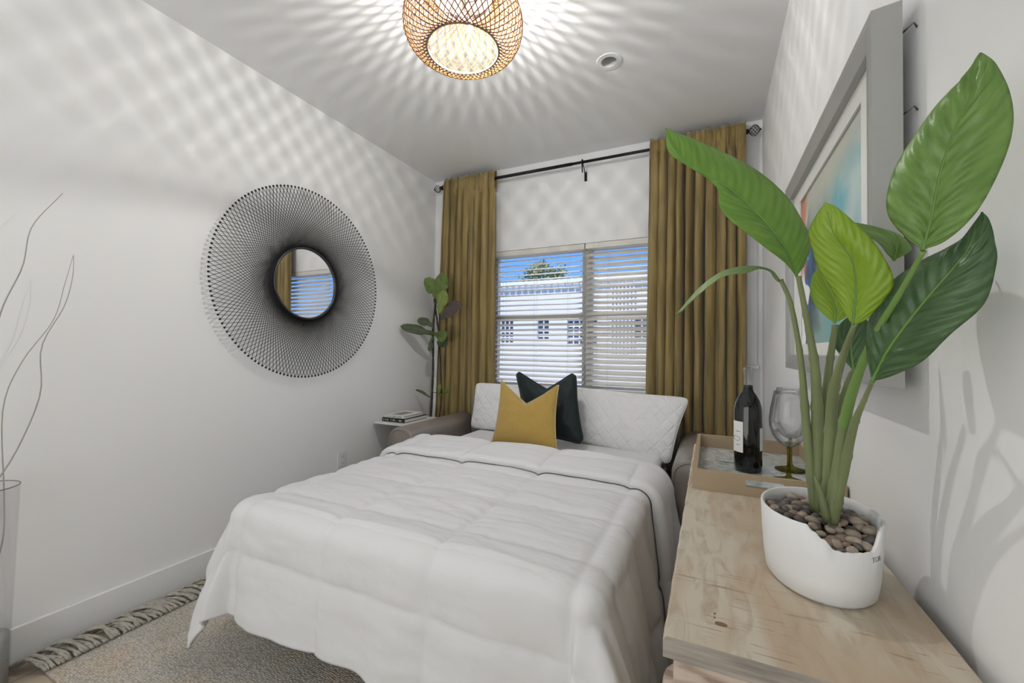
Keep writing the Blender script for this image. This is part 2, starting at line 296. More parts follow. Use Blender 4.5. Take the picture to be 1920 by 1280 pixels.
# ------------------------------------------------------------------ mesh helpers
class MB:
    def __init__(s): s.v = []; s.f = []; s.uv = None
    def box(s, x0, x1, y0, y1, z0, z1):
        b = len(s.v); s.v += [Vector(p) for p in ((x0, y0, z0), (x1, y0, z0), (x1, y1, z0), (x0, y1, z0), (x0, y0, z1), (x1, y0, z1), (x1, y1, z1), (x0, y1, z1))]
        s.f += [tuple(b + i for i in q) for q in ((3, 2, 1, 0), (4, 5, 6, 7), (0, 1, 5, 4), (1, 2, 6, 5), (2, 3, 7, 6), (3, 0, 4, 7))]; return s
    def grid(s, fn, nu, nv, cu=False, cv=False):
        b = len(s.v); NU = nu if cu else nu + 1; NV = nv if cv else nv + 1
        for j in range(NV):
            for i in range(NU): s.v.append(Vector(fn(i / nu, j / nv)))
        for j in range(nv):
            for i in range(nu):
                i2 = (i + 1) % NU; j2 = (j + 1) % NV
                s.f.append((b + j * NU + i, b + j * NU + i2, b + j2 * NU + i2, b + j2 * NU + i))
        return s
    def lathe(s, prof, n=32, c=(0, 0, 0), sx=1, sy=1):
        c = Vector(c); k = len(prof) - 1
        def fn(u, v):
            r, z = prof[round(v * k)]; a = 2 * PI * u
            return c + Vector((r * math.cos(a) * sx, r * math.sin(a) * sy, z))
        return s.grid(fn, n, k, cu=True)
    def tube(s, pts, r, n=8, cap=True, closed=False):
        pts = [Vector(p) for p in pts]; N = len(pts); rr = r if isinstance(r, (list, tuple)) else [r] * N
        b = len(s.v); prev = None
        for i, p in enumerate(pts):
            if closed: t = pts[(i + 1) % N] - pts[i - 1]
            else: t = pts[min(i + 1, N - 1)] - pts[max(i - 1, 0)]
            t.normalize()
            if prev is None: a = t.orthogonal().normalized()
            else:
                a = prev - t * prev.dot(t)
                a = a.normalized() if a.length > 1e-6 else t.orthogonal().normalized()
            prev = a; c = t.cross(a)
            for k in range(n):
                an = 2 * PI * k / n; s.v.append(p + (a * math.cos(an) + c * math.sin(an)) * rr[i])
        for i in range(N if closed else N - 1):
            i2 = (i + 1) % N
            for k in range(n):
                k2 = (k + 1) % n; s.f.append((b + i * n + k, b + i * n + k2, b + i2 * n + k2, b + i2 * n + k))
        if cap and not closed:
            s.f.append(tuple(b + k for k in reversed(range(n)))); s.f.append(tuple(b + (N - 1) * n + k for k in range(n)))
        return s
    def ball(s, c, r, n=12, m=8, sc=(1, 1, 1), rot=None):
        c = Vector(c)
        def fn(u, v):
            a = 2 * PI * u; p = PI * (v * .998 + .001); q = Vector((math.sin(p) * math.cos(a) * sc[0], math.sin(p) * math.sin(a) * sc[1], math.cos(p) * sc[2])) * r
            if rot: q = rot @ q
            return c + q
        return s.grid(fn, n, m, cu=True)
    def build(s, name, m, parent=None, smooth=False, bevel=0, solid=0, sub=0, seg=2):
        off = parent.location if parent and parent.parent is None else (parent.location + parent.parent.location if parent else Vector((0, 0, 0)))
        off = wl(parent) if parent else Vector((0, 0, 0))
        me = bpy.data.meshes.new(name)
        # objects get an origin at the centre of their geometry (top level) or of their parent (parts)
        o0 = off
        if parent is None:
            o0 = Vector((sum(p.x for p in s.v) / len(s.v), sum(p.y for p in s.v) / len(s.v), min(p.z for p in s.v)))
        me.from_pydata([tuple(p - o0) for p in s.v], [], s.f); me.validate(); me.update()
        if smooth: me.shade_smooth()
        me.materials.append(m)
        if s.uv:
            ul = me.uv_layers.new(name='leaf')
            for lp in me.loops: ul.data[lp.index].uv = s.uv[lp.vertex_index]
        o = bpy.data.objects.new(name, me); C.objects.link(o)
        if parent: o.parent = parent
        else: o.location = o0
        if solid: md = o.modifiers.new('s', 'SOLIDIFY'); md.thickness = solid; md.offset = -1
        if bevel: md = o.modifiers.new('b', 'BEVEL'); md.width = bevel; md.segments = seg; md.limit_method = 'ANGLE'; md.harden_normals = False
        if bevel and not smooth:
            me.shade_smooth(); 
            md = o.modifiers.new('wn', 'WEIGHTED_NORMAL')
        if sub: md = o.modifiers.new('u', 'SUBSURF'); md.levels = sub; md.render_levels = sub
        return o
def wl(o):
    p = Vector((0, 0, 0))
    while o: p += o.location; o = o.parent
    return p
def tag(o, label=None, cat=None, group=None, kind=None):
    if label: o['label'] = label
    if cat: o['category'] = cat
    if group: o['group'] = group
    if kind: o['kind'] = kind
    return o
def thing(name, loc, label, cat, group=None):
    o = bpy.data.objects.new(name, None); o.empty_display_size = .05; C.objects.link(o); o.location = loc; return tag(o, label, cat, group)
def struct(name, mb, m, **k): return tag(mb.build(name, m, **k), kind='structure')
def box(*a): return MB().box(*a)
def copy_tree(o, parent=None):
    c = o.copy(); C.objects.link(c)
    if parent: c.parent = parent
    for ch in list(o.children): copy_tree(ch, c)
    return c
def plate(outline, holes, axis, a0, a1):
    """thin plate with holes: outline / holes are 2D loops, extruded along axis from a0 to a1"""
    from mathutils.geometry import tessellate_polygon
    loops = [outline] + holes
    vec = [[Vector((p[0], p[1], 0)) for p in lp] for lp in loops]
    tris = tessellate_polygon(vec); flat = [p for lp in loops for p in lp]
    def P(p, a): return Vector({0: (a, p[0], p[1]), 1: (p[0], a, p[1]), 2: (p[0], p[1], a)}[axis])
    m = MB(); n = len(flat)
    m.v = [P(p, a0) for p in flat] + [P(p, a1) for p in flat]
    for t in tris: m.f.append(tuple(t)); m.f.append(tuple(n + i for i in reversed(t)))
    k = 0
    for lp in loops:
        L_ = len(lp)
        for i in range(L_): j = (i + 1) % L_; m.f.append((k + i, k + j, n + k + j, n + k + i))
        k += L_
    return m
def rect(x0, x1, y0, y1): return [(x0, y0), (x1, y0), (x1, y1), (x0, y1)]
def spline(P, n=24):
    """Catmull-Rom through points"""
    P = [Vector(p) for p in P]; Q = [P[0] * 2 - P[1]] + P + [P[-1] * 2 - P[-2]]; out = []
    segs = len(P) - 1
    for i in range(n + 1):
        t = i / n * segs; k = min(int(t), segs - 1); t -= k
        a, b, c, d = Q[k:k + 4]
        out.append(.5 * (2 * b + (c - a) * t + (2 * a - 5 * b + 4 * c - d) * t * t + (3 * b - a - 3 * c + d) * t ** 3))
    return out
def nz3(x, y, z=0): return noise.noise(Vector((x, y, z)))

# ------------------------------------------------------------------ room shell
XL, XR, YB, YR, H = -2.28, .313, 3.165, -1.7, 2.70
WX0, WX1, WZ0, WZ1 = -1.72, .215, .84, 2.00
struct('floor', box(XL - .15, XR + .15, YR - .15, YB + .2, -.1, 0), M['floor'])
struct('ceiling', plate(rect(XL - .15, XR + .15, YR - .15, YB + .2), [[(-.483 + .042 * math.cos(a * PI / 16), 2.195 + .042 * math.sin(a * PI / 16)) for a in range(32)]], 2, H, H + .12), M['ceiling'])
struct('wall_left', box(XL - .12, XL, YR - .15, YB + .2, 0, H), M['wall'])
struct('wall_right', box(XR, XR + .12, YR - .15, YB + .2, 0, H), M['wall'])
struct('wall_back', plate(rect(XL, XR, 0, H), [rect(WX0, WX1, WZ0, WZ1)], 1, YB, YB + .16), M['wall'])
struct('wall_rear', box(XL, XR, YR - .12, YR, 0, H), M['wall'])
def bboard(name, b, axis):
    struct(name, b, M['trim'], bevel=.004)
bboard('baseboard_left', box(XL, XL + .016, YR, YB, 0, .146), 1)
bboard('baseboard_back', box(XL + .016, XR - .016, YB - .016, YB, 0, .146), 0)
bboard('baseboard_right', box(XR - .016, XR, YR, YB, 0, .146), 1)

# window in the back wall
wf = plate(rect(WX0, WX1, WZ0, WZ1), [rect(WX0 + .05, -.915, WZ0 + .05, 1.425), rect(WX0 + .05, -.915, 1.47, WZ1 - .04),
                                       rect(-.835, WX1 - .05, WZ0 + .05, 1.425), rect(-.835, WX1 - .05, 1.47, WZ1 - .04)], 1, YB + .085, YB + .135)
win = struct('window_1', wf, M['vinyl'])
g = box(WX0 + .05, -.915, YB + .108, YB + .112, WZ0 + .05, WZ1 - .04).build('pane', mat('window_pane', (1, 1, 1), 0, trans=1, ior=1.02, spec=.1), win)
box(-.835, WX1 - .05, YB + .108, YB + .112, WZ0 + .05, WZ1 - .04).build('pane', g.data.materials[0], win)
struct('trim_1', box(WX0 - .02, WX1 + .03, YB - .02, YB + .085, WZ0 - .03, WZ0), M['trim'], bevel=.004)
# jamb casing at the right end of the window with its own small ledge
struct('trim_2', box(.222, .284, YB - .014, YB, 1.085, 1.95), M['trim'], bevel=.003)
struct('trim_3', box(.215, .29, YB - .03, YB, 1.06, 1.085), M['trim'], bevel=.004)

def blind(x0, x1, tilt, label):
    t = thing('window_blind', ((x0 + x1) / 2, YB + .03, WZ0), label, 'blind', 'window blinds')
    box(x0, x1, YB + .003, YB + .06, 1.955, 1.998).build('headrail', M['slat'], t, bevel=.003)
    m = MB(); z = 1.945 - .03; n = 0
    while z > .89:
        c = Vector((0, YB + .034, z)); th = tilt + random.uniform(-.03, .03)
        cy, sy = math.cos(th) * .025, math.sin(th) * .025
        # inner edge (towards the room) sits low
        def fn(u, v, z=z, cy=cy, sy=sy):
            a = v * 2 - 1; crown = .0025 * (1 - a * a)
            sag = .002 * math.sin(u * 7 + z * 40)
            return (x0 + .006 + (x1 - x0 - .012) * u, YB + .034 + a * cy, z + a * sy + crown + sag * .4)
        m.grid(fn, 8, 4); z -= .0415; n += 1
    s_ = m.build('slats', M['slat'], t, smooth=True, solid=.0022)
    box(x0 + .004, x1 - .004, YB + .012, YB + .056, WZ0 + .012, WZ0 + .032).build('bottom_rail', M['slat'], t, bevel=.003)
    cm = MB()
    for f_ in (.16, .5, .84):
        xx = x0 + (x1 - x0) * f_
        for yy in (YB + .006, YB + .062): cm.tube([(xx, yy, WZ0 + .03), (xx, yy, 1.96)], .0009, 5)
    cm.build('ladder_cord', M['cord'], t)
    k = 0
    for f_ in (.08, .62):
        xx = x0 + (x1 - x0) * f_
        box(xx - .008, xx + .008, YB + .001, YB + .004, 1.975, 2.008 if False else 1.998).build('bracket_clip', M['plastic'], t)
    return t
blind(WX0 + .006, -.878, math.radians(23), 'white slatted blind over the left half of the window, nearly open')
blind(-.872, WX1 - .006, math.radians(43), 'white slatted blind over the right half of the window, more closed')

# ------------------------------------------------------------------ outside
bl = thing('neighbour_building', (-5, 14, -3), 'white stucco house with a tiled parapet seen through the blinds', 'building')
hz = [rect(-8.6, -8.2, 1.4, 2.25), rect(-7.25, -6.55, 1.40, 2.25), rect(-5.58, -5.15, 1.45, 2.24), rect(-4.47, -3.42, 1.37, 2.2), rect(-2.2, -1.75, 1.5, 2.3), rect(-.3, .5, 1.4, 2.2), rect(-1.9, -1.2, -.9, .1)]
plate(rect(-16, 9, -3, 3.35), hz, 1, 14, 14.2).build('wall', M['stucco'], bl)
for h_ in hz:
    x0, x1, z0, z1 = h_[0][0], h_[1][0], h_[0][1], h_[2][1]
    o = box(x0, x1, 14.10, 14.14, z0, z1).build('window', M['darkpane'], bl)
    m = MB(); nx = max(2, round((x1 - x0) / .2)); nzz = 4
    for i in range(nx + 1): xx = x0 + (x1 - x0) * i / nx; m.box(xx - .022, xx + .022, 14.05, 14.11, z0, z1)
    for i in range(nzz + 1): zz = z0 + (z1 - z0) * i / nzz; m.box(x0, x1, 14.055, 14.105, zz - .022, zz + .022)
    m.build('muntins', M['stucco'], o)
m = MB()
for i in range(100): m.tube([(-16 + i * .25 + .12, 13.86, 3.35), (-16 + i * .25 + .12, 14.25, 3.62)], [.11, .10], 7)
m.build('roof_tiles', mat('pale_parapet_tile', (.72, .70, .66), .9), bl)
box(-16, 9, 14.05, 14.3, 3.3, 3.66).build('parapet', M['stucco'], bl)
m = MB()
for i in range(7): m.box(-2.95 + i * .12, -2.91 + i * .12, 13.9, 13.98, .9, 3.3)
m.build('pilaster', M['stucco'], bl)
box(-16, 9, 13.93, 14, .82, .95).build('string_course', M['stucco'], bl)
struct('terrain_outside', box(-25, 15, 3.6, 40, -3.2, -3), M['asphalt'])
def tree(x, y, z0, h, r, seed, label):
    rnd = random.Random(seed)
    t = thing('garden_tree', (x, y, z0), label, 'tree')
    MB().tube([(x, y, z0), (x + .1, y, z0 + h * .6), (x, y, z0 + h)], [.15, .11, .05], 8).build('trunk', M['trunk'], t)
    m = MB()
    for i in range(1500):
        a = rnd.uniform(0, 2 * PI); b = math.acos(rnd.uniform(-1, 1)); q = rnd.uniform(.4, 1) ** .6
        lob = 1 + .35 * math.sin(a * 3 + b * 2)
        c = Vector((x + r * 1.15 * q * lob * math.sin(b) * math.cos(a), y + r * q * math.sin(b) * math.sin(a), z0 + h + r * .95 * q * math.cos(b)))
        d = Vector((rnd.uniform(-1, 1), rnd.uniform(-1, 1), rnd.uniform(-.6, 1))).normalized(); e = d.orthogonal().normalized()
        L_ = rnd.uniform(.12, .26); k = len(m.v)
        m.v += [c, c + d * L_ * .5 + e * .05, c + d * L_, c + d * L_ * .5 - e * .05]; m.f.append((k, k + 1, k + 2, k + 3))
    m.build('foliage', M['tree'], t)
tree(-7.3, 19, -3, 7.5, .95, 3, 'leafy yellow-green tree rising behind the roof of the white house')

# ------------------------------------------------------------------ curtain rod and curtains
YC, ZR = 3.068, 2.592
rod = thing('curtain_rod', (-.95, YC, ZR), 'black metal curtain rod with cage finials above the window', 'curtain rod')
MB().tube([(-2.15, YC, ZR), (-.95, YC, ZR)], .0125, 12).build('pole', M['black'], rod, smooth=True)
MB().tube([(-.97, YC, ZR), (.215, YC, ZR)], .0105, 12).build('inner_pole', M['black'], rod, smooth=True)
for sx, sg in ((-2.15, -1), (.215, 1)):
    m = MB().tube([(sx - sg * .01, YC, ZR), (sx + sg * .012, YC, ZR)], .016, 12)
    cx = sx + sg * .045 if sg > 0 else sx + sg * .042
    for k in range(8):
        pts = []
        for i in range(17):
            f_ = i / 16; a = 2 * PI * k / 8 + f_ * PI * .9; rr = .031 * math.sin(PI * f_) + .003
            pts.append((cx + (f_ - .5) * .068, YC + rr * math.cos(a), ZR + rr * math.sin(a)))
        m.tube(pts, .0018, 5)
    m.ball((cx + sg * .036, YC, ZR), .005, 8, 6)
    m.build('finial', M['black'], rod, smooth=True)
for bx in (-2.135, -.871, .205):
    m = MB().tube([(bx, YB - .001, ZR - .075), (bx, YB - .012, ZR - .075), (bx, YC + .035, ZR - .02), (bx, YC + .01, ZR - .02)], .004, 8)
    m.tube([(bx, YC + .019 * math.cos(a * .42), ZR + .019 * math.sin(a * .42)) for a in range(-7, 8)], .004, 6)
    m.box(bx - .01, bx + .01, YB - .005, YB, ZR - .11, ZR - .04)
    if bx == -.871: m.tube([(bx, YC - .016, ZR - .004), (bx + .003, YC - .018, ZR - .04), (bx + .004, YC - .016, ZR - .085)], .0045, 8)
    m.build('bracket', M['black'], rod, smooth=True)

def curtain(xt0, xt1, xb0, xb1, nf, seed, label):
    rnd = random.Random(seed); ph = [rnd.uniform(-.9, .9) for _ in range(40)]; am = [rnd.uniform(.35, 1.25) for _ in range(40)]
    ztop, zbot = 2.662, .015; NU, NV = nf * 16, 90
    def prof(u, z):
        k = u * nf + .42 * nz3(u * 4.3, z * .25, seed) * math.sin(PI * u) ** .5; k = min(max(k, 0), nf); i = int(min(k, nf - 1e-6)); f_ = k - i
        ph0, ph1 = ph[i], ph[i + 1]; a = am[i] * (1 - f_) + am[i + 1] * f_
        return math.sin(2 * PI * (k + .16 * (ph0 * (1 - f_) + ph1 * f_) + .05 * math.sin(z * 1.7 + i))) , a
    def fn(u, v):
        v = v ** 1.0; z = ztop + (zbot - ztop) * v
        hd = max(0, 1 - abs(z - ztop) / .16)
        w_ = (ztop - z) / (ztop - zbot); x = (xt0 + (xt1 - xt0) * u) * (1 - w_) + (xb0 + (xb1 - xb0) * u) * w_
        s, a = prof(u, z)
        sharp = 2 * ((s + 1) / 2) ** 1.9 - 1
        amp = (.026 if hd > 0 else .040) + .016 * min(1, w_ * 3)
        y = YC - .004 + sharp * amp * a * .85
        # gathered pocket: fine creases above the seam, rod inside
        if hd > 0:
            fine = math.sin(u * nf * 2 * PI * 2.1 + math.sin(z * 60) * .8 + ph[int(u * 30)])
            y = YC - .014 + (sharp * .012 + fine * .010) * (1 - .3 * hd)
            if z > ztop - .001: y = YC
            y = min(y, YC - .0135) if abs(z - ZR) < .022 else y
        if abs(z - (ztop - .16)) < .012: y += .006
        x += .010 * math.cos(2 * PI * u * nf) + .006 * nz3(u * 9, z * 3, seed)
        y += .005 * nz3(u * 14, z * 6, seed + 5)
        return (x, min(y, YB - .025), z + (.008 * math.sin(u * nf * 12.6 + 1) if v == 0 else 0))
    o = MB().grid(fn, NU, NV).build('curtain', M['velvet'], smooth=True, solid=.003)
    # back layer of the rod pocket
    def fb(u, v):
        z = ztop - .145 * v; s, a = prof(u, z)
        return (xt0 + (xt1 - xt0) * u + .008 * math.cos(2 * PI * u * nf), YC + .018 + s * .004, z)
    bk = MB().grid(fb, NU // 2, 6).build('rod_pocket', M['velvet'], smooth=True)
    bk.location -= o.location; bk.parent = o
    return tag(o, label, 'curtain', 'velvet curtains')
curtain(-2.118, -1.618, -2.19, -1.60, 8, 4, 'olive gold velvet curtain beside the fiddle leaf fig, left of the window')
curtain(-.389, .200, -.425, .205, 10, 11, 'olive gold velvet curtain right of the window, behind the tray')

# ------------------------------------------------------------------ wall mirror
MY, MZ, MR, MIR = 1.797, 1.562, .573, .208
mr = thing('wall_mirror', (XL, MY, MZ - MR), 'round mirror in a sunburst of crossed black wires on the left wall', 'mirror')
NB = 150
m = MB(); bd = MB()
for k in range(NB):
    a = 2 * PI * k / NB
    op = Vector((XL + .045, MY + MR * math.cos(a), MZ + MR * math.sin(a)))
    for sg, dx, dl, wr_ in ((1, 0, 1.0, .00145), (-1, .003, 1.0, .00145)):
        b = a + sg * dl
        ip = Vector((XL + .022 + dx, MY + (MIR + .012) * math.cos(b), MZ + (MIR + .012) * math.sin(b)))
        m.tube([op, ip], wr_, 4, cap=False)
    bd.ball(op, .006, 7, 5)
m.build('woven_wires', M['black'], mr, smooth=True)
bd.build('wire_tips', M['black'], mr, smooth=True)
ang = [2 * PI * i / 96 for i in range(96)]
MB().tube([(XL + .03, MY + (MIR + .008) * math.cos(a), MZ + (MIR + .008) * math.sin(a)) for a in ang], .0068, 10, closed=True).build('inner_ring', mat('dark_pewter', (.07, .07, .07), .3, .7), mr, smooth=True)
MB().grid(lambda u, v: (XL + .028, MY + (v * (MIR + .004) + 1e-4) * math.cos(2 * PI * u), MZ + (v * (MIR + .004) + 1e-4) * math.sin(2 * PI * u)), 96, 2, cu=True).build('mirror_glass', M['mirror'], mr)
bk = MB()
bk.grid(lambda u, v: (XL + .001 + .022 * v, MY + MIR * .92 * math.cos(2 * PI * u), MZ + MIR * .92 * math.sin(2 * PI * u)), 48, 1, cu=True)
bk.build('back_plate', M['black'], mr, smooth=True)

# ------------------------------------------------------------------ ceiling lamp
LX, LY, LZ = -.935, 1.475, 2.525
lp = thing('ceiling_lamp', (LX, LY, H), 'rattan woven ceiling lamp with an open bottom, lit above the bed', 'lamp')
def shade_prof(t):   # t 0 top ring .. 1 bottom ring
    a = -.38 * PI + t * .86 * PI   # superellipse arc
    P = [(.115, .105), (.165, .100), (.212, .075), (.240, .035), (.246, -.008), (.238, -.050), (.212, -.088), (.178, -.108), (.150, -.104)]
    k = t * (len(P) - 1); i = min(int(k), len(P) - 2); f_ = k - i
    p0 = P[max(i - 1, 0)]; p1 = P[i]; p2 = P[i + 1]; p3 = P[min(i + 2, len(P) - 1)]
    def cr_(a_, b_, c_, d_): return .5 * (2 * b_ + (c_ - a_) * f_ + (2 * a_ - 5 * b_ + 4 * c_ - d_) * f_ * f_ + (3 * b_ - a_ - 3 * c_ + d_) * f_ ** 3)
    return cr_(p0[0], p1[0], p2[0], p3[0]), cr_(p0[1], p1[1], p2[1], p3[1])
m = MB(); NS = 54
for sg in (1, -1):
    for k in range(NS):
        pts = []
        for i in range(25):
            t = i / 24; r, z = shade_prof(t); a = 2 * PI * k / NS + sg * t * 1.15
            r += sg * .0014; pts.append((LX + r * math.cos(a), LY + r * math.sin(a), LZ + z))
        m.tube(pts, .0023, 4, cap=False)
m.build('shade', M['rattan'], lp, smooth=True)
for (r, z) in ((.115, .105), (.150, -.104)):
    ms_ = 0
m = MB()
def ringband(r, z0, z1, th): return MB().lathe([(r, z0), (r + th, z0), (r + th, z1), (r, z1), (r, z0)], 64, (LX, LY, LZ))
ringband(.146, -.108, -.101, .005).build('bottom_ring', M['ring'], lp, smooth=False)
ringband(.112, .098, .112, .006).build('top_ring', M['ring'], lp)
MB().lathe([(0.001, 0), (.065, 0), (.065, -.022), (.05, -.03), (.001, -.03)], 32, (LX, LY, H)).build('ceiling_canopy', M['plastic'], lp, smooth=False)
MB().tube([(LX, LY, H - .03), (LX, LY, LZ + .03)], .008, 10).build('stem', M['brass'], lp, smooth=True)
m = MB()
for k in range(3): a = 2 * PI * k / 3 + .3; m.tube([(LX, LY, LZ + .095), (LX + .115 * math.cos(a), LY + .115 * math.sin(a), LZ + .105)], .003, 6)
m.build('spider', M['brass'], lp)
for k in range(1):
    a = PI * k + .25; bx, by = LX + .03 * math.cos(a), LY + .03 * math.sin(a)
    s_ = MB().tube([(LX, LY, LZ + .05), (bx, by, LZ + .05), (bx, by, LZ - .012)], .010, 10).build('socket', M['plastic'], lp, smooth=True)
    MB().ball((bx, by, LZ - .026), .0093, 10, 6, (1, 1, 1.3)).build('bulb', M['bulb'], lp, smooth=True)

# recessed downlight
DX, DY = -.483, 2.195
dl = thing('recessed_downlight', (DX, DY, H), 'small round white recessed downlight, switched off, in the ceiling', 'downlight')
MB().lathe([(.041, .001), (.041, -.004), (.064, -.004), (.0665, -.001), (.0665, 0)], 40, (DX, DY, H)).build('trim_ring', M['plastic'], dl, smooth=False)
MB().lathe([(.0405, .001), (.040, .03), (.034, .055)], 32, (DX, DY, H)).build('baffle', mat('baffle_white', (.55, .55, .54), .5), dl, smooth=True)
MB().lathe([(.034, .052), (.024, .05), (.001, .047)], 32, (DX, DY, H)).build('lens', M['dark_lens'], dl, smooth=True)

# outlet on the left wall
ou = thing('wall_outlet', (XL, 2.118, .345), 'white wall outlet low on the left wall behind the bed', 'outlet')
box(XL, XL + .006, 2.083, 2.153, .345, .46).build('cover_plate', M['plastic'], ou, bevel=.002)
for dz in (-.022, .022):
    r_ = box(XL + .005, XL + .0085, 2.101, 2.135, .4025 + dz - .014, .4025 + dz + .014).build('receptacle', M['plastic'], ou, bevel=.002)
    MB().box(XL + .008, XL + .009, 2.109, 2.111, .4025 + dz - .004, .4025 + dz + .007).box(XL + .008, XL + .009, 2.125, 2.127, .4025 + dz - .004, .4025 + dz + .007).build('slot', M['slot'], r_)

# ------------------------------------------------------------------ framed art on the right wall
FY0, FY1, FZ0, FZ1, FX = .905, 1.815, 1.112, 1.765, .252
fr = thing('framed_picture', (XR, (FY0 + FY1) / 2, FZ0), 'large silver-framed abstract ink painting hanging on the right wall', 'picture')
def moulding():
    m = MB(); prof = [(.293, 0), (.252, .003), (.252, .018), (.258, .050), (.282, .053), (.293, .053)]
    cs = [(FY0, FZ0, 1, 1), (FY1, FZ0, -1, 1), (FY1, FZ1, -1, -1), (FY0, FZ1, 1, -1)]
    def fn(u, v):
        c = cs[round(u * 4) % 4]; p = prof[round(v * 5)]
        return (p[0], c[0] + c[2] * p[1], c[1] + c[3] * p[1])
    return m.grid(fn, 4, 5, cu=True)
moulding().build('frame', M['frame'], fr)
plate(rect(FY0 + .05, FY1 - .05, FZ0 + .05, FZ1 - .05), [rect(FY0 + .135, FY1 - .150, FZ0 + .085, FZ1 - .095)], 0, .272, .277).build('mat_board', M['matboard'], fr)
pr = box(.278, .281, FY0 + .12, FY1 - .14, FZ0 + .075, FZ1 - .085)
po = pr.build('print', M['art'], fr)
ctr = Vector((.28, (FY0 + FY1) / 2, (FZ0 + FZ1) / 2)) - fr.location
for v_ in po.data.vertices: v_.co -= ctr
po.location = ctr
box(.282, .292, FY0 + .01, FY1 - .01, FZ0 + .01, FZ1 - .01).build('backing', M['matboard'], fr)
m = MB().tube([(.297, FY0 + .03, FZ1 - .10), (.302, FY0 + .45, FZ1 - .04), (.297, FY1 - .03, FZ1 - .10)], .0012, 5)
for zz in (FZ1 - .05, FZ1 - .19):
    m.tube([(.29, FY0 + .03, zz), (.299, FY0 + .004, zz), (.306, FY0 - .004, zz + .004), (XR, FY0 + .004, zz)], .0016, 5)
m.build('hanging_wire', M['steel'], fr)

# ------------------------------------------------------------------ sofa bed
sf = thing('sofa_bed', (-.95, 2.6, 0), 'taupe leather sofa bed pulled out under the window', 'sofa bed')
def arm(x0, x1, name):
    m = MB(); w2 = (x1 - x0) / 2; cx = (x0 + x1) / 2; top = .65; y0, y1 = 2.2, 3.0
    prof = []
    for i in range(13):
        a = PI * i / 12; prof.append((-math.cos(a) * w2, top - w2 * .72 + math.sin(a) * w2 * .72))
    prof = [(-w2 * .97, .06)] + prof + [(w2 * .97, .06)]; K = len(prof) - 1
    ys = [y0, y0 + .006, y0 + .02, y0 + .4, y1 - .01, y1]; sc = [.93, .98, 1, 1, 1, .96]
    def fn(u, v):
        j = round(v * 5); p = prof[round(u * K)]
        return (cx + p[0] * sc[j], ys[j], .06 + (p[1] - .06) * (sc[j] * .5 + .5))
    m.grid(fn, K, 5); b = len(m.v)
    for j in (0, 5):
        idx = [j * (K + 1) + i for i in range(K + 1)]; m.f.append(tuple(idx if j else idx[::-1]))
    o = m.build('armrest', M['leather'], sf, smooth=True)
    MB().tube([(cx + p[0] * .90, y0 + .002, .06 + (p[1] - .06) * .97) for p in prof], .006, 6).build('welt', M['leather'], o, smooth=True)
    # recessed front facing panel
    return o
arm(-1.945, -1.742, 'l'); arm(-.168, .03, 'r')
box(-1.742, -.168, 2.92, 3.02, .10, .80).build('backrest', M['leather'], sf, bevel=.03, seg=3)
box(-1.742, -.168, 2.74, 2.92, .10, .38).build('seat_base', M['leather'], sf, bevel=.01)
m = MB()
for xx in (-1.60, -.27):
    m.tube([(xx, 1.12, .385), (xx, 2.9, .385)], .014, 8)
for yy in (1.12, 1.7, 2.3): m.tube([(-1.60, yy, .385), (-.27, yy, .385)], .012, 8)
m.build('bed_frame', M['steel'], sf, smooth=True)
for xx in (-1.56, -.31):
    for yy in (1.16, 2.02): MB().tube([(xx, yy, .385), (xx, yy + .02, .0)], .012, 8).build('leg', M['steel'], sf, smooth=True)
for xx in (-1.69, -.215):
    m = MB()
    m.box(xx - .004, xx + .004, 2.26, 2.30, .15, .60).box(xx - .003, xx + .008, 2.28, 2.7, .42, .45)
    m.tube([(xx - .005, 2.25, .56), (xx + .02, 2.25, .56)], .022, 10); m.tube([(xx + .015, 2.27, .52), (xx + .018, 2.6, .30)], .008, 6)
    m.build('folding_mechanism', M['black'], sf)

for xx in (-1.88, -.04):
    for yy in (2.28, 2.93): box(xx - .03, xx + .03, yy - .03, yy + .03, 0, .06).build('foot', M['black'], sf, bevel=.004)

# mattress with fitted sheet
BX0, BX1, BY0, BY1, BT = -1.615, -.245, .99, 2.90, .555
def rounded_slab(x0, x1, y0, y1, z0, z1, r, rc, n=10, noise_=0.0):
    """soft slab: superellipse side profile"""
    m = MB(); cx, cy = (x0 + x1) / 2, (y0 + y1) / 2; hx, hy = (x1 - x0) / 2, (y1 - y0) / 2
    loop = []
    for q, (sx, sy) in enumerate(((1, 1), (-1, 1), (-1, -1), (1, -1))):
        for i in range(n + 1):
            a = q * PI / 2 + i / n * PI / 2; loop.append((sx * (hx - rc) + rc * math.cos(a), sy * (hy - rc) + rc * math.sin(a)))
    prof = [(1, z0 + r)]; L_ = len(loop)
    rings = []
    for i in range(7): a = PI / 2 * i / 6; rings.append((r * (1 - math.cos(a)), z1 - r + r * math.sin(a)))
    for i in range(1, 8): rings.append((r + (min(hx, hy) - r) * i / 7.01, z1))
    low = [(r * (1 - math.cos(PI / 2 * i / 4)), z0 + r - r * math.sin(PI / 2 * i / 4)) for i in range(4, -1, -1)]
    low = [(min(hx, hy) * .999, z0)] + low
    allr = low + rings; K = len(allr) - 1
    def fn(u, v):
        p = loop[round(u * L_) % L_]; ins, z = allr[round(v * K)]
        lx = p[0] * (1 - ins / hx); ly = p[1] * (1 - ins / hy)
        dz = noise_ * nz3((cx + lx) * 3, (cy + ly) * 3) if z > z1 - r else 0
        return (cx + lx, cy + ly, z + dz)
    return m.grid(fn, L_, K, cu=True)
mt = rounded_slab(BX0, BX1, BY0, BY1, .405, BT, .045, .08, noise_=.006).build('mattress', M['sheet'], smooth=True)
tag(mt, 'white sheeted pull-out mattress showing between the comforter and the pillows', 'mattress')

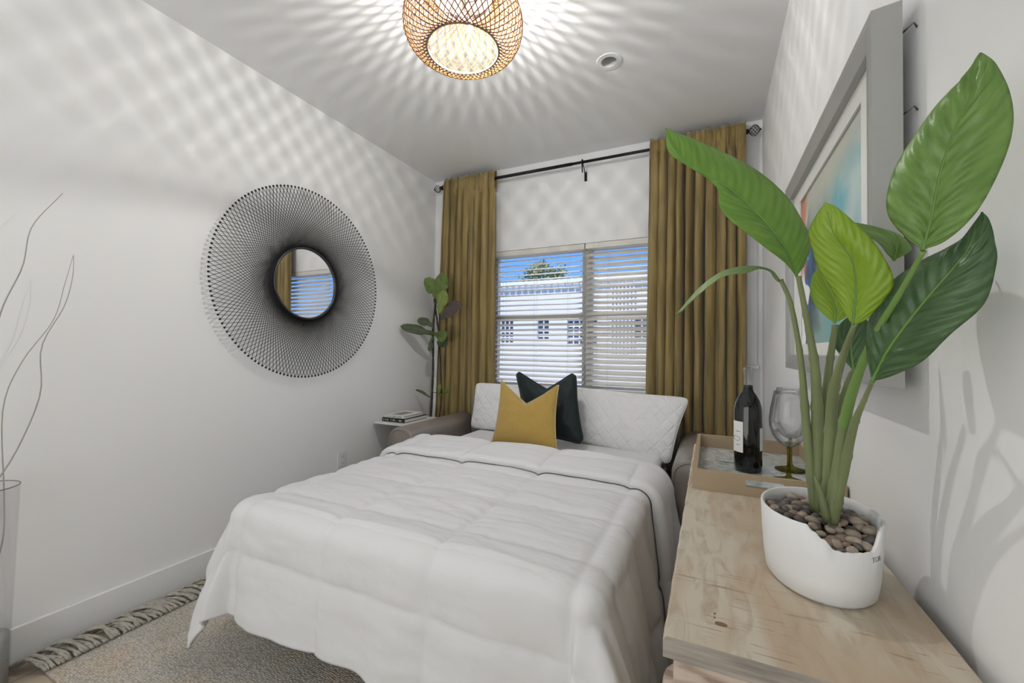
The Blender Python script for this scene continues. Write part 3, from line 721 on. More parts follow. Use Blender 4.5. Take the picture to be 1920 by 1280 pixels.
# comforter
ZC = BT + .03
def drape(px, py, off):
    x0, x1, y0 = BX0 + .04, BX1 - .045, BY0 + .05
    ox = px - x1 if px > x1 else (px - x0 if px < x0 else 0); oy = y0 - py if py < y0 else 0
    cx = min(max(px, x0), x1); cy = max(py, y0); d = math.hypot(ox, oy)
    # quilting: seams and puffs
    sxp = (px + .30) / .415; syp = (py - .84) / .305
    fx = abs(sxp - round(sxp)) * .415; fy = abs(syp - round(syp)) * .305
    puff = .015 * (1 - math.exp(-fx / .022)) * (1 - math.exp(-fy / .020)) - .005
    wr = .006 * nz3(px * 2.2, py * 3.0, 1) + .0060 * nz3(px * 5, py * 13, 2) + .0040 * nz3(px * 9, py * 30, 3) * (.4 + .6 * max(0, nz3(px * 2, py * 2, 9) + .4))
    wr += .0055 * math.exp(-min(fy, .08) / .03) * nz3(px * 26, py * 6, 4)
    crown = .012 * (1 - ((px - (x0 + x1) / 2) / .72) ** 2) if d == 0 else 0
    R = .062 + off * .6
    nrm = puff + wr + off
    if d < 1e-9: return Vector((px, py, ZC + crown + nrm))
    dx, dy = ox / d, -oy / d; corner = min(1, 2 * abs(dx * dy)); per = math.atan2(dy, dx)
    s_arc = R * PI / 2
    if d < s_arc:
        a = d / R; h, dr = R * math.sin(a), R * (1 - math.cos(a)); nx, nz_ = math.sin(a), math.cos(a)
    else:
        e = d - s_arc; k = .08 + .24 * corner + (.05 + .16 * max(0, min(1, (2.0 - py) / 1.0)) if ox > 0 else 0)
        h, dr = R + k * e, R + e * math.sqrt(1 - k * k); nx, nz_ = math.sqrt(1 - k * k), k
        run = (py * 1.0 if abs(ox) > oy else px * 1.0)
        fold = (math.sin(run * 21 + 2 * nz3(run * 3, 0, 7)) * .6 + nz3(run * 9, e * 2, 8)) * min(1, e / .25)
        nrm += .018 * fold * (1 - .5 * corner) + .03 * math.sin(per * 7 + 1.0) * corner * min(1, e / .2)
    z = ZC - dr
    fl = .022
    if z < fl: h += (fl - z) * .75; z = fl + .006 * nz3(px * 9, py * 9, 5)
    h += nx * nrm; z += nz_ * nrm
    return Vector((cx + dx * h, cy + dy * h, max(z, .012)))
rows = []
yf0, yturn, yback = BY0 - .37, 2.125, 1.83
n1 = 200
for i in range(n1 + 1): rows.append((yf0 + (yturn - yf0) * i / n1, 0.0))
for i in range(1, 9): a = PI * i / 8; rows.append((yturn + .018 * math.sin(a), .018 * (1 - math.cos(a))))
for i in range(1, 31): rows.append((yturn - (yturn - yback) * i / 30, (.030 if i < 0 else .036 - .014 * (i / 30) ** 2) - (.020 if i == 30 else 0)))
def cf(u, v):
    py, off = rows[round(v * (len(rows) - 1))]
    wl_, wr_ = .34, .50
    px = BX0 - wl_ + (BX1 - BX0 + wl_ + wr_) * u
    wob = .02 * nz3(px * 3, 0, 3) if off > .01 else 0
    if py < BY0: py += .02 * nz3(px * 2.5, 3, 3) * min(1, (BY0 - py) / .3)
    return drape(px, py + wob, off + (.008 * nz3(px * 4, py * 9, 6) if off > .01 else 0))
cb_ = MB().grid(cf, 230, len(rows) - 1).build('comforter', M['comforter'], smooth=True)
for md in ('SOLIDIFY',):
    s_ = cb_.modifiers.new('s', md); s_.thickness = .012; s_.offset = -1
tag(cb_, 'rumpled white quilted comforter folded back at the top, hanging off the bed foot', 'comforter')

# pillows
def pillow(name, cn, thick, m, label, cat, group=None, ears=.07, chop=0, rnd=.05, n=44, bulge_dir=None, wr=.004, seed=1, edge=None, power=.5):
    """cn: bottom-left, bottom-right, top-right, top-left corner points"""
    a, b, c, d = [Vector(p) for p in cn]; N = (b - a).cross(d - a).normalized()
    if N.y > 0: N = -N
    def mid(s, t):     # s,t in -1..1
        # sides curve inwards between the ears
        s2 = s * (1 - ears * (1 - t * t)); t2 = t * (1 - ears * (1 - s * s))
        q_ = 1 - rnd * (s * s * t * t) ** 5; s2 *= q_; t2 *= q_
        p = a * (1 - s2) * (1 - t2) + b * (1 + s2) * (1 - t2) + c * (1 + s2) * (1 + t2) + d * (1 - s2) * (1 + t2); p = p / 4
        if chop:
            k = max(0, (t + .15) / 1.15) ** 1.5; p = p + ((a + b) - (c + d)) / 2 * chop * k * max(0, 1 - abs(s) ** 1.0 * 1.05)
        return p
    def T(s, t):
        e = max(0, (1 - s ** 2)) ** power * max(0, (1 - t ** 2)) ** power
        if chop: e *= 1 - .35 * max(0, t) * (1 - abs(s))
        return thick * e
    mb = MB()
    for sg in (1, -1):
        def fn(u, v):
            s = math.sin((u * 2 - 1) * PI / 2); t = math.sin((v * 2 - 1) * PI / 2)
            w_ = wr * nz3(s * 3 + seed, t * 3, sg) + wr * .5 * nz3(s * 8, t * 8 + seed, sg)
            e = min(1, 6 * (1 - max(abs(s), abs(t))))
            return mid(s, t) + N * sg * (T(s, t) + w_ * e) 
        k0 = len(mb.f); mb.grid(fn, n, n)
        if sg < 0: mb.f[k0:] = [q[::-1] for q in mb.f[k0:]]
    o = mb.build(name, m, smooth=True)
    if edge:
        pts = []
        for i in range(40): pts.append(mid(-1 + i / 20, -1))
        for i in range(40): pts.append(mid(1, -1 + i / 20))
        for i in range(40): pts.append(mid(1 - i / 20, 1))
        for i in range(40): pts.append(mid(-1, 1 - i / 20))
        e = MB().tube(pts, edge[0], 6, closed=True).build('piping', edge[1], smooth=True); e.location -= o.location; e.parent = o
    return tag(o, label, cat, group)
pillow('bed_pillow', [(-1.665, 2.80, .565), (-.98, 2.77, .565), (-.98, 2.87, .91), (-1.66, 2.87, .905)], .055, M['quilt'], 'white quilted bed pillow standing beside the left armrest', 'pillow', 'white bed pillows', ears=.03, wr=.010, seed=2, edge=(.004, M['sheet']), power=.4)
pillow('bed_pillow', [(-.90, 2.74, .575), (-.205, 2.62, .505), (-.105, 2.80, .885), (-.93, 2.86, .915)], .06, M['quilt'], 'white quilted bed pillow slumping over the right mattress corner', 'pillow', 'white bed pillows', ears=.045, wr=.012, seed=5, edge=(.004, M['sheet']), power=.4)
pillow('throw_cushion', [(-1.10, 2.56, .60), (-.685, 2.50, .595), (-.775, 2.62, 1.03), (-1.225, 2.66, 1.025)], .075, M['teal'], 'dark teal velvet cushion leaning behind the mustard cushion', 'cushion', 'throw cushions', ears=.09, chop=.24, rnd=.11, seed=8, edge=(.009, M['teal']), power=.5, wr=.010)
pillow('throw_cushion', [(-1.215, 2.30, .59), (-.765, 2.235, .585), (-.83, 2.44, .955), (-1.225, 2.44, .968)], .07, M['yellow'], 'mustard yellow linen cushion with pointed ears, in front', 'cushion', 'throw cushions', ears=.085, chop=.30, rnd=.0, seed=3, edge=(.003, M['piping']), power=.5, wr=.005)

# ------------------------------------------------------------------ side table, books
TT = .622
tb = thing('side_table', (-2.11, 2.62, 0), 'slim side table with a pale square top between sofa arm and wall', 'side table')
box(-2.262, -1.965, 2.40, 2.79, TT - .014, TT).build('tabletop', M['marble'], tb, bevel=.003)
m = MB()
box(-1.975, -1.968, 2.50, 2.70, .012, TT - .014).build('leg', M['steel'], tb)
box(-2.22, -1.968, 2.46, 2.74, 0, .012).build('base', M['steel'], tb, bevel=.002)
def book(x0, x1, y0, y1, z0, z1, rot, cover, label, spine_glyphs, name='book', top=None):
    t = thing(name, ((x0 + x1) / 2, (y0 + y1) / 2, z0), label, 'book', 'books on the side table')
    m = MB().box(x0, x1, y0, y1, z0, z0 + .003).box(x0, x1, y0, y1, z1 - .003, z1).box(x0, x1, y0, y0 + .003, z0, z1)
    m.build('cover', cover, t)
    box(x0 + .003, x1 - .003, y0 + .003, y1 - .004, z0 + .003, z1 - .003).build('pages', M['pages'], t)
    if spine_glyphs: 
        m = MB(); rnd = random.Random(len(label)); x = x0 + .012
        hh = (z1 - z0); zc = (z0 + z1) / 2
        while x < x1 - .02:
            w_ = rnd.uniform(.004, .008)
            if rnd.random() < .82:
                m.box(x, x + .0016, y0 - .0006, y0, zc - hh * .2, zc + hh * .2); m.box(x, x + w_, y0 - .0006, y0, zc + hh * (.14 if rnd.random() < .5 else -.2), zc + hh * (.2 if rnd.random() < .5 else -.14) + .0005)
            x += w_ + .0028
        m.build('spine_lettering', spine_glyphs, t)
    if top: box(x0 + .04, x1 - .05, y0 + .04, y1 - .05, z1, z1 + .0006).build('cover_picture', top, t)
    t.rotation_euler = (0, 0, rot); return t
book(-2.225, -2.015, 2.45, 2.72, TT, TT + .028, 0, M['book_black'], 'thick black-spined book at the bottom of the stack', M['paper'])
book(-2.215, -2.035, 2.46, 2.70, TT + .028, TT + .048, .03, M['paper'], 'thinner pale book lying on top of the black-spined book', M['ink'], top=mat('grey_cover_picture', (.25, .24, .22), .5))

# ------------------------------------------------------------------ plants
def leaf(mb_pts, w, width_dir, m, parent, name='leaf', fold=.25, wav=.006, prof=None, n=30, wl_=1, wr_=1, curl=0, petiole=True, ribs=0.0):
    """mb_pts midrib points base->tip; w half width; width_dir approx direction of the right half"""
    P = spline(mb_pts, n); W = Vector(width_dir).normalized(); mbb = MB(); uv = []; K = 10
    prof = prof or (lambda t: math.sin(PI * min(1, t ** .72)) ** .8 * (1 - .12 * t))
    L_ = sum((P[i + 1] - P[i]).length for i in range(n))
    for i, p in enumerate(P):
        t = i / n; T_ = (P[min(i + 1, n)] - P[max(i - 1, 0)]).normalized()
        S = (W - T_ * W.dot(T_)).normalized(); N = T_.cross(S)
        ww = w * max(prof(t), .004)
        for j in range(-K, K + 1):
            s = j / K; a = abs(s); side = wr_ if s > 0 else wl_
            ph = t * 34 - a * 5
            dz = fold * ww * a * (1 - curl * a) + wav * math.sin(t * 17 + (2 if s > 0 else 0)) * a * a * (1 - t * .5)
            dz += ribs * math.sin(ph * 2) * a * (1 - a) * 4
            mbb.v.append(p + S * (s * ww * side) + N * dz - T_ * (.10 * ww * a)); uv.append((s, t * L_ * 2.6))
    R_ = 2 * K + 1
    for i in range(n):
        for j in range(2 * K): b = i * R_ + j; mbb.f.append((b, b + 1, b + R_ + 1, b + R_))
    mbb.uv = uv
    o = mbb.build(name, m, parent, smooth=True, solid=.0012)
    return o, P
def midrib(P, parent, m, r=.0022):
    n = len(P)
    MB().tube(P[:int(n * .93)], [r * (1 - .75 * i / n) for i in range(int(n * .93))], 6).build('midrib', m, parent, smooth=True)

# bird of paradise on the dresser
DT = .786
PX, PY = .170, .884
pb = thing('potted_bird_of_paradise', (PX, PY, DT), 'artificial bird of paradise plant in a white broken-rim pot on the dresser', 'potted plant')
def pot_rim(a):   # height of rim above the dresser by direction
    base = .124
    # broken notch towards the camera and slightly right
    d = (math.degrees(a) + 360) % 360
    k = 0
    pts = [(0, .120), (150, .119), (180, .118), (230, .119), (246, .120), (249, .115), (254, .109), (263, .101), (268, .091), (275, .089), (300, .089), (309, .090), (314, .101), (319, .116), (324, .121), (360, .120)]
    for (d0, h0), (d1, h1) in zip(pts, pts[1:]):
        if d0 <= d <= d1: h = h0 + (h1 - h0) * (d - d0) / (d1 - d0); break
    jag = .0022 * nz3(d * .25, 0, 4) if 246 < d < 322 else 0
    return h + jag
def pot_fn(u, v):
    a = 2 * PI * u; rim = pot_rim(a); prof = [(.10, .001), (.90, 0), (.955, .006), (.985, .03), (1.0, .6), (1.0, .985), (.985, 1.0), (.945, .99), (.94, .9), (.93, .35)]
    k = round(v * 9); r, h = prof[k]
    z = h * rim if k > 3 else h if k < 3 else .03
    taper = 1 + .06 * min(1, z / .12)
    return (PX + .080 * r * taper * math.cos(a), PY + .106 * r * taper * math.sin(a), DT + max(z, 0))
pot = MB().grid(pot_fn, 240, 9, cu=True).build('pot', M['pot'], pb, smooth=True)
tag(pot, 'white oval ceramic pot with a jagged broken rim')
# stamped letters on the broken ledge
def txt(body, size, loc, rot, m, parent, name):
    cu = bpy.data.curves.new(name, 'FONT'); cu.body = body; cu.size = size; cu.extrude = .0003; cu.align_x = 'CENTER'
    o = bpy.data.objects.new(name, cu); C.objects.link(o)
    dg = bpy.context.evaluated_depsgraph_get(); me = bpy.data.meshes.new_from_object(o.evaluated_get(dg)); bpy.data.objects.remove(o)
    o = bpy.data.objects.new(name, me); C.objects.link(o); me.materials.clear(); me.materials.append(m)
    if parent: o.parent = parent; loc = Vector(loc) - wl(parent)
    o.location = loc; o.rotation_euler = rot; return o
def pot_text(body, deg, z, size):
    a = math.radians(deg); n_ = math.atan2(math.sin(a) / .106, math.cos(a) / .080)
    p = Vector((PX + .0817 * math.cos(a), PY + .1083 * math.sin(a), DT + z)) + Vector((math.cos(n_), math.sin(n_), 0)) * .0016
    txt(body, size, p, (PI / 2, 0, n_ + PI / 2), mat('faded_stamp_ink', (.25, .25, .25), .8), pot, 'stamped_letters')
pot_text('TOR', 312, .074, .011)
def filler(u, v):
    a = 2 * PI * u; r = v * .925; h = .106 - .022 * max(0, -math.sin(a) * r)
    return (PX + .082 * r * math.cos(a) * 1.02, PY + .108 * r * math.sin(a) * 1.02, DT + h - .012)
MB().grid(filler, 40, 8, cu=True).build('gravel_bed', M['soil'], pb, smooth=True)
stems = [  # points base -> top (measured photo points with distance y), radii
    ([(1528, 955, .90), (1512, 800, .89), (1502, 680, .87), (1484, 575, .86), (1464, 524, .85)], [.0095, .008, .0055, .0045, .004], 'stem'),
    ([(1535, 960, .90), (1533, 800, .89), (1528, 690, .86), (1513, 600, .84), (1497, 518, .82)], [.012, .011, .008, .0055, .0045], 'stem'),
    ([(1540, 950, .93), (1543, 800, .92), (1553, 700, .89), (1566, 610, .85)], [.010, .009, .007, .005], 'stem'),
    ([(1552, 965, .88), (1556, 840, .86), (1562, 740, .83), (1580, 670, .77), (1603, 606, .70)], [.0115, .0105, .009, .0055, .0035], 'stem'),
    ([(1556, 975, .86), (1575, 850, .84), (1592, 755, .80), (1632, 645, .72), (1690, 545, .65), (1731, 471, .61)], [.0105, .010, .0085, .0055, .0038, .003], 'stem_two'),
    ([(1560, 980, .86), (1582, 880, .84), (1600, 800, .80), (1618, 755, .76), (1636, 714, .72)], [.010, .0088, .0065, .004, .003], 'stem'),
    ([(1548, 955, .93), (1572, 800, .92), (1590, 720, .90), (1618, 668, .88)], [.010, .009, .007, .004], 'stem'),
]
def stem_tube(pts, rad, m, parent):
    P = spline([at(*p) for p in pts], 40); R_ = []; rad = [q * .86 for q in rad]
    for i in range(41):
        t = i / 40 * (len(rad) - 1); k = min(int(t), len(rad) - 2); r = rad[k] * (1 - t + k) + rad[k + 1] * (t - k)
        R_.append(r * (1.0 - .0 + (.16 if i % 9 == 4 else 0) - .04 * ((i % 9) / 9)))
    o = MB().tube(P, R_, 12).build('stem', m, parent, smooth=True); return o
so = [stem_tube(p, r, M[k], pb) for p, r, k in stems]
tag(so[4], 'bright green stem')
MB().tube(spline([at(1550, 975, .85), at(1540, 930, .845), at(1527, 892, .84)], 8), [.006, .006, .006, .0055, .005, .0045, .004, .003, .001], 10).build('shoot', M['stem'], pb, smooth=True)
def P_(l): return [at(*p) for p in l]
def splineN(pts, n):        # resampled by arc length
    Q = spline([at(*p) for p in pts], 240); cum = [0]
    for a_, b_ in zip(Q, Q[1:]): cum.append(cum[-1] + (b_ - a_).length)
    out = []; k = 0
    for i in range(n + 1):
        d = cum[-1] * i / n
        while k < 239 and cum[k + 1] < d: k += 1
        f_ = (d - cum[k]) / max(1e-9, cum[k + 1] - cum[k]); out.append(Q[k].lerp(Q[k + 1], min(1, f_)))
    return out
def leaf3(mid, left, right, m, bulge=.006, ribs=.0012, nr=15, n=64, K=12, wav=.0, vein='stem_green', roll=0):
    """leaf blade lofted between measured left edge, midrib and right edge (all base -> tip)"""
    Mi, Le, Ri = splineN(mid, n), splineN(left, n), splineN(right, n); mb_ = MB(); uv = []
    L_ = sum((Mi[i + 1] - Mi[i]).length for i in range(n))
    for i in range(n + 1):
        t = i / n; T_ = (Mi[min(i + 1, n)] - Mi[max(i - 1, 0)]).normalized(); S = (Ri[i] - Le[i])
        if S.length < 1e-5: S = Ri[n // 2] - Le[n // 2]
        N = S.cross(T_).normalized()
        if N.y > 0: N = -N      # towards the room
        for j in range(-K, K + 1):
            q = j / K; a = abs(q); E_ = Ri[i] if q > 0 else Le[i]; wid = (E_ - Mi[i]).length
            p = Mi[i].lerp(E_, a)
            h = bulge * math.sin(PI * a) * min(1, wid / .03)
            h += ribs * math.sin((t * nr - a * 2.2) * 2 * PI) * math.sin(PI * min(1, a * 1.05)) * min(1, wid / .02)
            h += wav * math.sin(t * 15 + (2 if q > 0 else 0)) * a * a * math.sin(PI * t) + roll * a * a * (1 if q > 0 else -1) * wid
            mb_.v.append(p + N * h); uv.append((q, t * L_ * 2.6))
    R_ = 2 * K + 1
    for i in range(n):
        for j in range(2 * K): b = i * R_ + j; mb_.f.append((b, b + 1, b + R_ + 1, b + R_))
    mb_.uv = uv
    o = mb_.build('leaf', M[m], pb, smooth=True, solid=.0012); k = int(n * .94)
    MB().tube(Mi[:k], [.0021 * (1 - .8 * i / n) for i in range(k)], 6).build('midrib', M[vein], o, smooth=True)
    return o
leaf3([(1730, 469, .61), (1746, 410, .605), (1764, 322, .60), (1792, 240, .595), (1818, 183, .595), (1839, 98, .60)],
      [(1730, 469, .61), (1702, 449, .615), (1668, 410, .62), (1662, 369, .625), (1679, 312, .625), (1710, 260, .62), (1756, 196, .615), (1808, 142, .61), (1831, 106, .60), (1839, 98, .60)],
      [(1730, 469, .61), (1777, 449, .60), (1833, 395, .59), (1880, 307, .585), (1900, 235, .583), (1894, 173, .585), (1869, 121, .59), (1849, 103, .597), (1839, 98, .60)], 'leaf_mid', bulge=.008, ribs=.0024, nr=11, vein='leaf_mid')
leaf3([(1635, 715, .72), (1668, 652, .69), (1725, 575, .66), (1787, 503, .64), (1818, 462, .635), (1841, 397, .63)],
      [(1635, 715, .72), (1627, 668, .72), (1622, 611, .72), (1643, 570, .71), (1679, 523, .69), (1725, 487, .675), (1777, 462, .66), (1805, 446, .65), (1828, 415, .635), (1841, 397, .63)],
      [(1635, 715, .72), (1674, 704, .70), (1735, 673, .67), (1797, 616, .645), (1844, 565, .63), (1871, 493, .625), (1867, 451, .625), (1854, 410, .628), (1841, 397, .63)], 'leaf_dark', bulge=.007, ribs=.0022, nr=12, wav=.004)
leaf3([(1494, 518, .82), (1479, 480, .815), (1452, 436, .81), (1400, 380, .80), (1345, 338, .78), (1290, 308, .765), (1248, 240, .75)],
      [(1494, 518, .82), (1472, 492, .80), (1436, 464, .78), (1400, 436, .77), (1367, 410, .765), (1349, 384, .765), (1347, 358, .775), (1328, 336, .78), (1287, 310, .765), (1253, 284, .755), (1248, 240, .75)],
      [(1494, 518, .82), (1511, 492, .83), (1520, 451, .84), (1503, 410, .85), (1472, 364, .85), (1421, 320, .84), (1359, 286, .81), (1307, 263, .78), (1248, 240, .75)], 'leaf_bright', bulge=.005, ribs=.0003, nr=16)
leaf3([(1599, 609, .70), (1605, 544, .69), (1599, 493, .68), (1581, 462, .675), (1560, 430, .67), (1547, 379, .67)],
      [(1599, 609, .70), (1586, 591, .70), (1560, 544, .70), (1534, 503, .695), (1524, 472, .69), (1516, 436, .685), (1529, 405, .68), (1547, 379, .67)],
      [(1599, 609, .70), (1622, 601, .695), (1648, 575, .685), (1671, 544, .675), (1675, 518, .67), (1658, 482, .665), (1637, 451, .665), (1606, 420, .665), (1570, 389, .668), (1547, 379, .67)], 'leaf_lime', bulge=.006, ribs=.0004, vein='leaf_mid')
leaf3([(1676, 488, .74), (1680, 465, .745), (1668, 447, .75), (1635, 430, .76), (1594, 415, .77)],
      [(1676, 488, .74), (1663, 474, .73), (1648, 455, .73), (1612, 431, .75), (1594, 415, .77)],
      [(1676, 488, .74), (1706, 472, .735), (1708, 460, .74), (1684, 438, .755), (1640, 424, .765), (1594, 415, .77)], 'leaf_mid', bulge=.004, ribs=.0004, n=30)
leaf3([(1565, 606, .84), (1566, 580, .84), (1558, 555, .845), (1545, 530, .85), (1533, 505, .85)],
      [(1565, 606, .84), (1545, 590, .84), (1524, 565, .845), (1519, 540, .85), (1524, 515, .85), (1533, 505, .85)],
      [(1565, 606, .84), (1590, 590, .84), (1588, 560, .845), (1570, 535, .85), (1545, 510, .85), (1533, 505, .85)], 'leaf_lime', bulge=.004, ribs=.0003, n=30)
leaf3([(1601, 696, .88), (1596, 660, .885), (1598, 625, .89), (1607, 580, .89)],
      [(1601, 696, .88), (1575, 665, .885), (1562, 642, .89), (1572, 610, .89), (1607, 580, .89)],
      [(1601, 696, .88), (1628, 680, .88), (1636, 640, .88), (1626, 600, .885), (1607, 580, .89)], 'leaf_dark', bulge=.004, ribs=.0006, n=30)
o, P = leaf(P_([(1463, 524, .85), (1445, 505, .84), (1405, 498, .82), (1355, 508, .80), (1310, 540, .79), (1267, 590, .785)]), .018, (.2, 1, .35), M['leaf_pale'], pb, fold=.5, wav=.002, prof=lambda t: (.32 + .1 * t if t < .35 else .355 + .645 * math.sin(PI * min(1, (t - .35) / .65) ** .8)) if t < .98 else .05)

# pebbles
pr_ = random.Random(5); pms = []
for k, (mk, sc) in enumerate((('peb1', (1, .75, .6)), ('peb2', (1, .7, .55)), ('peb3', (1, .8, .62)))):
    mb_ = MB().ball((0, 0, 0), .0095, 12, 8, sc)
    for v_ in mb_.v: v_ *= 1 + .14 * nz3(v_.x * 130 + k * 5, v_.y * 130, v_.z * 130)
    me = bpy.data.meshes.new('pebble'); me.from_pydata([tuple(v_) for v_ in mb_.v], [], mb_.f); me.shade_smooth(); me.materials.append(M[mk]); pms.append(me)
lab = ('tan river pebble among the stones filling the white pot', 'dark grey river pebble among the stones filling the white pot', 'brown river pebble among the stones filling the white pot')
placed = []; tries = 0
while len(placed) < 170 and tries < 9000:
    tries += 1; a = pr_.uniform(0, 2 * PI); r = math.sqrt(pr_.random()) * .86
    lx, ly = r * math.cos(a), r * math.sin(a)
    h = .106 - .022 * max(0, -ly); x, y = PX + .082 * lx, PY + .108 * ly
    if (x - .172) ** 2 + (y - .905) ** 2 < .0009 and tries % 3: continue
    z = DT + h - .006 + pr_.uniform(-.002, .005)
    if any((x - q[0]) ** 2 + (y - q[1]) ** 2 + (z - q[2]) ** 2 < .0128 ** 2 for q in placed): continue
    placed.append((x, y, z)); k = pr_.choice((0, 0, 1, 1, 2))
    o = bpy.data.objects.new('pebble', pms[k]); C.objects.link(o); o.location = (x, y, z)
    o.rotation_euler = (pr_.uniform(-.4, .4), pr_.uniform(-.4, .4), pr_.uniform(0, PI)); s_ = pr_.uniform(.85, 1.35); o.scale = (s_, s_, s_)
    tag(o, lab[k], 'pebble', lab[k].split(' among')[0] + 's in the white pot')

# fiddle leaf fig in the corner
fg = thing('fiddle_leaf_fig', (-2.135, 2.925, 0), 'spindly fiddle leaf fig in the corner behind the side table', 'potted plant')
MB().lathe([(.001, 0), (.078, 0), (.092, .22), (.098, .23), (.088, .225), (.084, .19), (.001, .19)], 32, (-2.14, 2.895, 0)).build('pot', mat('grey_planter', (.30, .30, .29), .6), fg, smooth=False)
Pa = spline([(-2.14, 2.89, .18), at(808, 775, 2.9), at(812, 690, 2.9), at(812, 620, 2.9), at(816, 575, 2.89), at(819, 545, 2.88)], 40)
o = MB().tube(Pa, [.010 + .003 * nz3(i * 1.3, 0, 0) for i in range(41)], 8).build('trunk', M['bark'], fg, smooth=True)
Pb = spline([(-2.12, 2.91, .18), at(826, 765, 2.92), at(826, 690, 2.93), at(822, 620, 2.92), at(814, 560, 2.90)], 40)
MB().tube(Pb, [.0065 + .002 * nz3(i * 1.7, 3, 0) for i in range(41)], 8).build('trunk', M['bark'], fg, smooth=True)
fid = lambda t: ((.55 * math.sin(PI * min(1, t / .75)) ** .7 if t < .38 else 0) + (0 if t < .38 else .52 + .48 * math.sin(PI * min(1, (t - .38) / .62) ** .9))) * (1 if t < .93 else max(0, (1 - t) / .07) ** .5)
def fl(pts, w, wd, m, **kw):
    o, P = leaf(P_(pts), w, wd, M[m], fg, prof=fid, n=18, **kw); midrib(P, o, M['stem_green'], .0018); return o
fl([(822, 572, 2.88), (815, 548, 2.87), (806, 535, 2.87), (796, 522, 2.87)], .062, (1, 0, .5), 'fig_green', fold=.25)
fl([(820, 560, 2.88), (822, 545, 2.86), (826, 530, 2.85), (834, 513, 2.84)], .072, (1, 0, -.2), 'fig_green', fold=.25)
fl([(822, 590, 2.87), (824, 573, 2.84), (828, 560, 2.82), (836, 545, 2.80)], .055, (1, 0, -.3), 'fig_lime', fold=.3)
fl([(824, 598, 2.87), (836, 590, 2.84), (850, 580, 2.82), (866, 570, 2.80)], .062, (.4, .0, 1), 'fig_brown', fold=.3)
fl([(818, 626, 2.88), (800, 622, 2.80), (780, 616, 2.74), (750, 611, 2.66)], .042, (0, .4, 1), 'fig_dark', fold=.4)
fl([(812, 612, 2.89), (803, 606, 2.88), (795, 602, 2.87), (782, 600, 2.84)], .038, (0, .3, 1), 'fig_dark', fold=.3)
fl([(812, 622, 2.88), (820, 628, 2.84), (828, 630, 2.80), (838, 622, 2.76)], .046, (.3, -.5, 1), 'fig_green', fold=.3)
fl([(818, 640, 2.90), (826, 645, 2.87), (832, 640, 2.85), (839, 630, 2.83)], .044, (.4, -.3, -1), 'fig_dark', fold=.3)
fl([(814, 628, 2.88), (808, 640, 2.86), (808, 650, 2.85), (804, 658, 2.84)], .022, (1, .4, 0), 'fig_dark', fold=.3)
fl([(810, 745, 2.90), (802, 742, 2.89), (792, 735, 2.88), (779, 730, 2.86)], .012, (.3, .3, 1), 'fig_dark', fold=.3)
fl([(826, 740, 2.90), (832, 738, 2.87), (838, 732, 2.85), (842, 722, 2.84)], .016, (1, 0, 0), 'fig_green', fold=.3)
fl([(824, 742, 2.90), (822, 735, 2.87), (823, 728, 2.85), (826, 720, 2.84)], .014, (1, 0, 0), 'fig_lime', fold=.3)
MB().tube([at(808, 735, 2.905), at(830, 737, 2.915)], .0025, 6).build('plant_tie', M['black'], fg)

# ------------------------------------------------------------------ dresser
DX0, DX1, DY0, DY1 = -.056, .294, .605, 1.92
ds = thing('dresser', ((DX0 + DX1) / 2, (DY0 + DY1) / 2, 0), 'whitewashed rustic wooden dresser along the right wall', 'dresser')
m = MB()
def topfn(u, v):
    ring = [(0, -.032), (0, -.004), (.004, 0)]
    return None
def slab(x0, x1, y0, y1, z0, z1, jag):
    m = MB(); nx, ny = 30, 90
    lp_ = [(x0 + (x1 - x0) * i / nx, y0) for i in range(nx)] + [(x1, y0 + (y1 - y0) * i / ny) for i in range(ny)] + [(x1 - (x1 - x0) * i / nx, y1) for i in range(nx)] + [(x0, y1 - (y1 - y0) * i / ny) for i in range(ny)]
    L_ = len(lp_); cx, cy = (x0 + x1) / 2, (y0 + y1) / 2
    pr2 = [(0, z0, 0), (0, z0 + .004, 1), (-.0, z1 - .004, 1), (-.004, z1, 1)]
    def fn(u, v):
        i = round(u * L_) % L_; p = lp_[i]; ins, z, j = pr2[round(v * 3)]
        q = jag * j * nz3(p[0] * 30, p[1] * 30, z * 60)
        sx = 1 + (ins + q) / abs(x1 - cx); sy = 1 + (ins + q) / abs(y1 - cy)
        return (cx + (p[0] - cx) * sx, cy + (p[1] - cy) * sy, z)
    m.grid(fn, L_, 3, cu=True); m.f.append(tuple(3 * L_ + i for i in range(L_))); m.f.append(tuple(reversed(range(L_))))
    return m
to = slab(DX0, DX1, DY0, DY1, DT - .026, DT, .0012).build('top', M['wood'], ds)
to.data.materials.append(M['wood_edge'])
for p in to.data.polygons:
    if p.normal.y < -.5: p.material_index = 1
# knot marks in the wood
mk = mat('knot_brown', (.22, .13, .06), .6); mk2 = mat('knot_dark', (.06, .03, .02), .6)
def spot(u, v, r, m, sx=1, sy=1, seed=0):
    d = fw + rt * ((u - 960) / F_PX) + up * ((640 - v) / F_PX); t = (DT - CAM_H) / d.z; c = Vector((0, 0, CAM_H)) + d * t
    mb_ = MB(); n_ = 18
    mb_.v = [c + Vector((r * sx * math.cos(2 * PI * i / n_) * (1 + .35 * nz3(i, seed, 1)), r * sy * math.sin(2 * PI * i / n_) * (1 + .35 * nz3(i, seed, 2)), .0003)) for i in range(n_)]; mb_.f = [tuple(range(n_))]
    return mb_.build('knot', m, to)
spot(1352, 1170, .0075, mk, 1.1, .7, 1); spot(1340, 1150, .0016, mk2); spot(1340, 1158, .0013, mk2)
box(DX0 + .012, DX1 - .004, DY0 + .016, DY1 - .016, DT - .075, DT - .026).build('apron', M['wood_pink'], ds, bevel=.003)
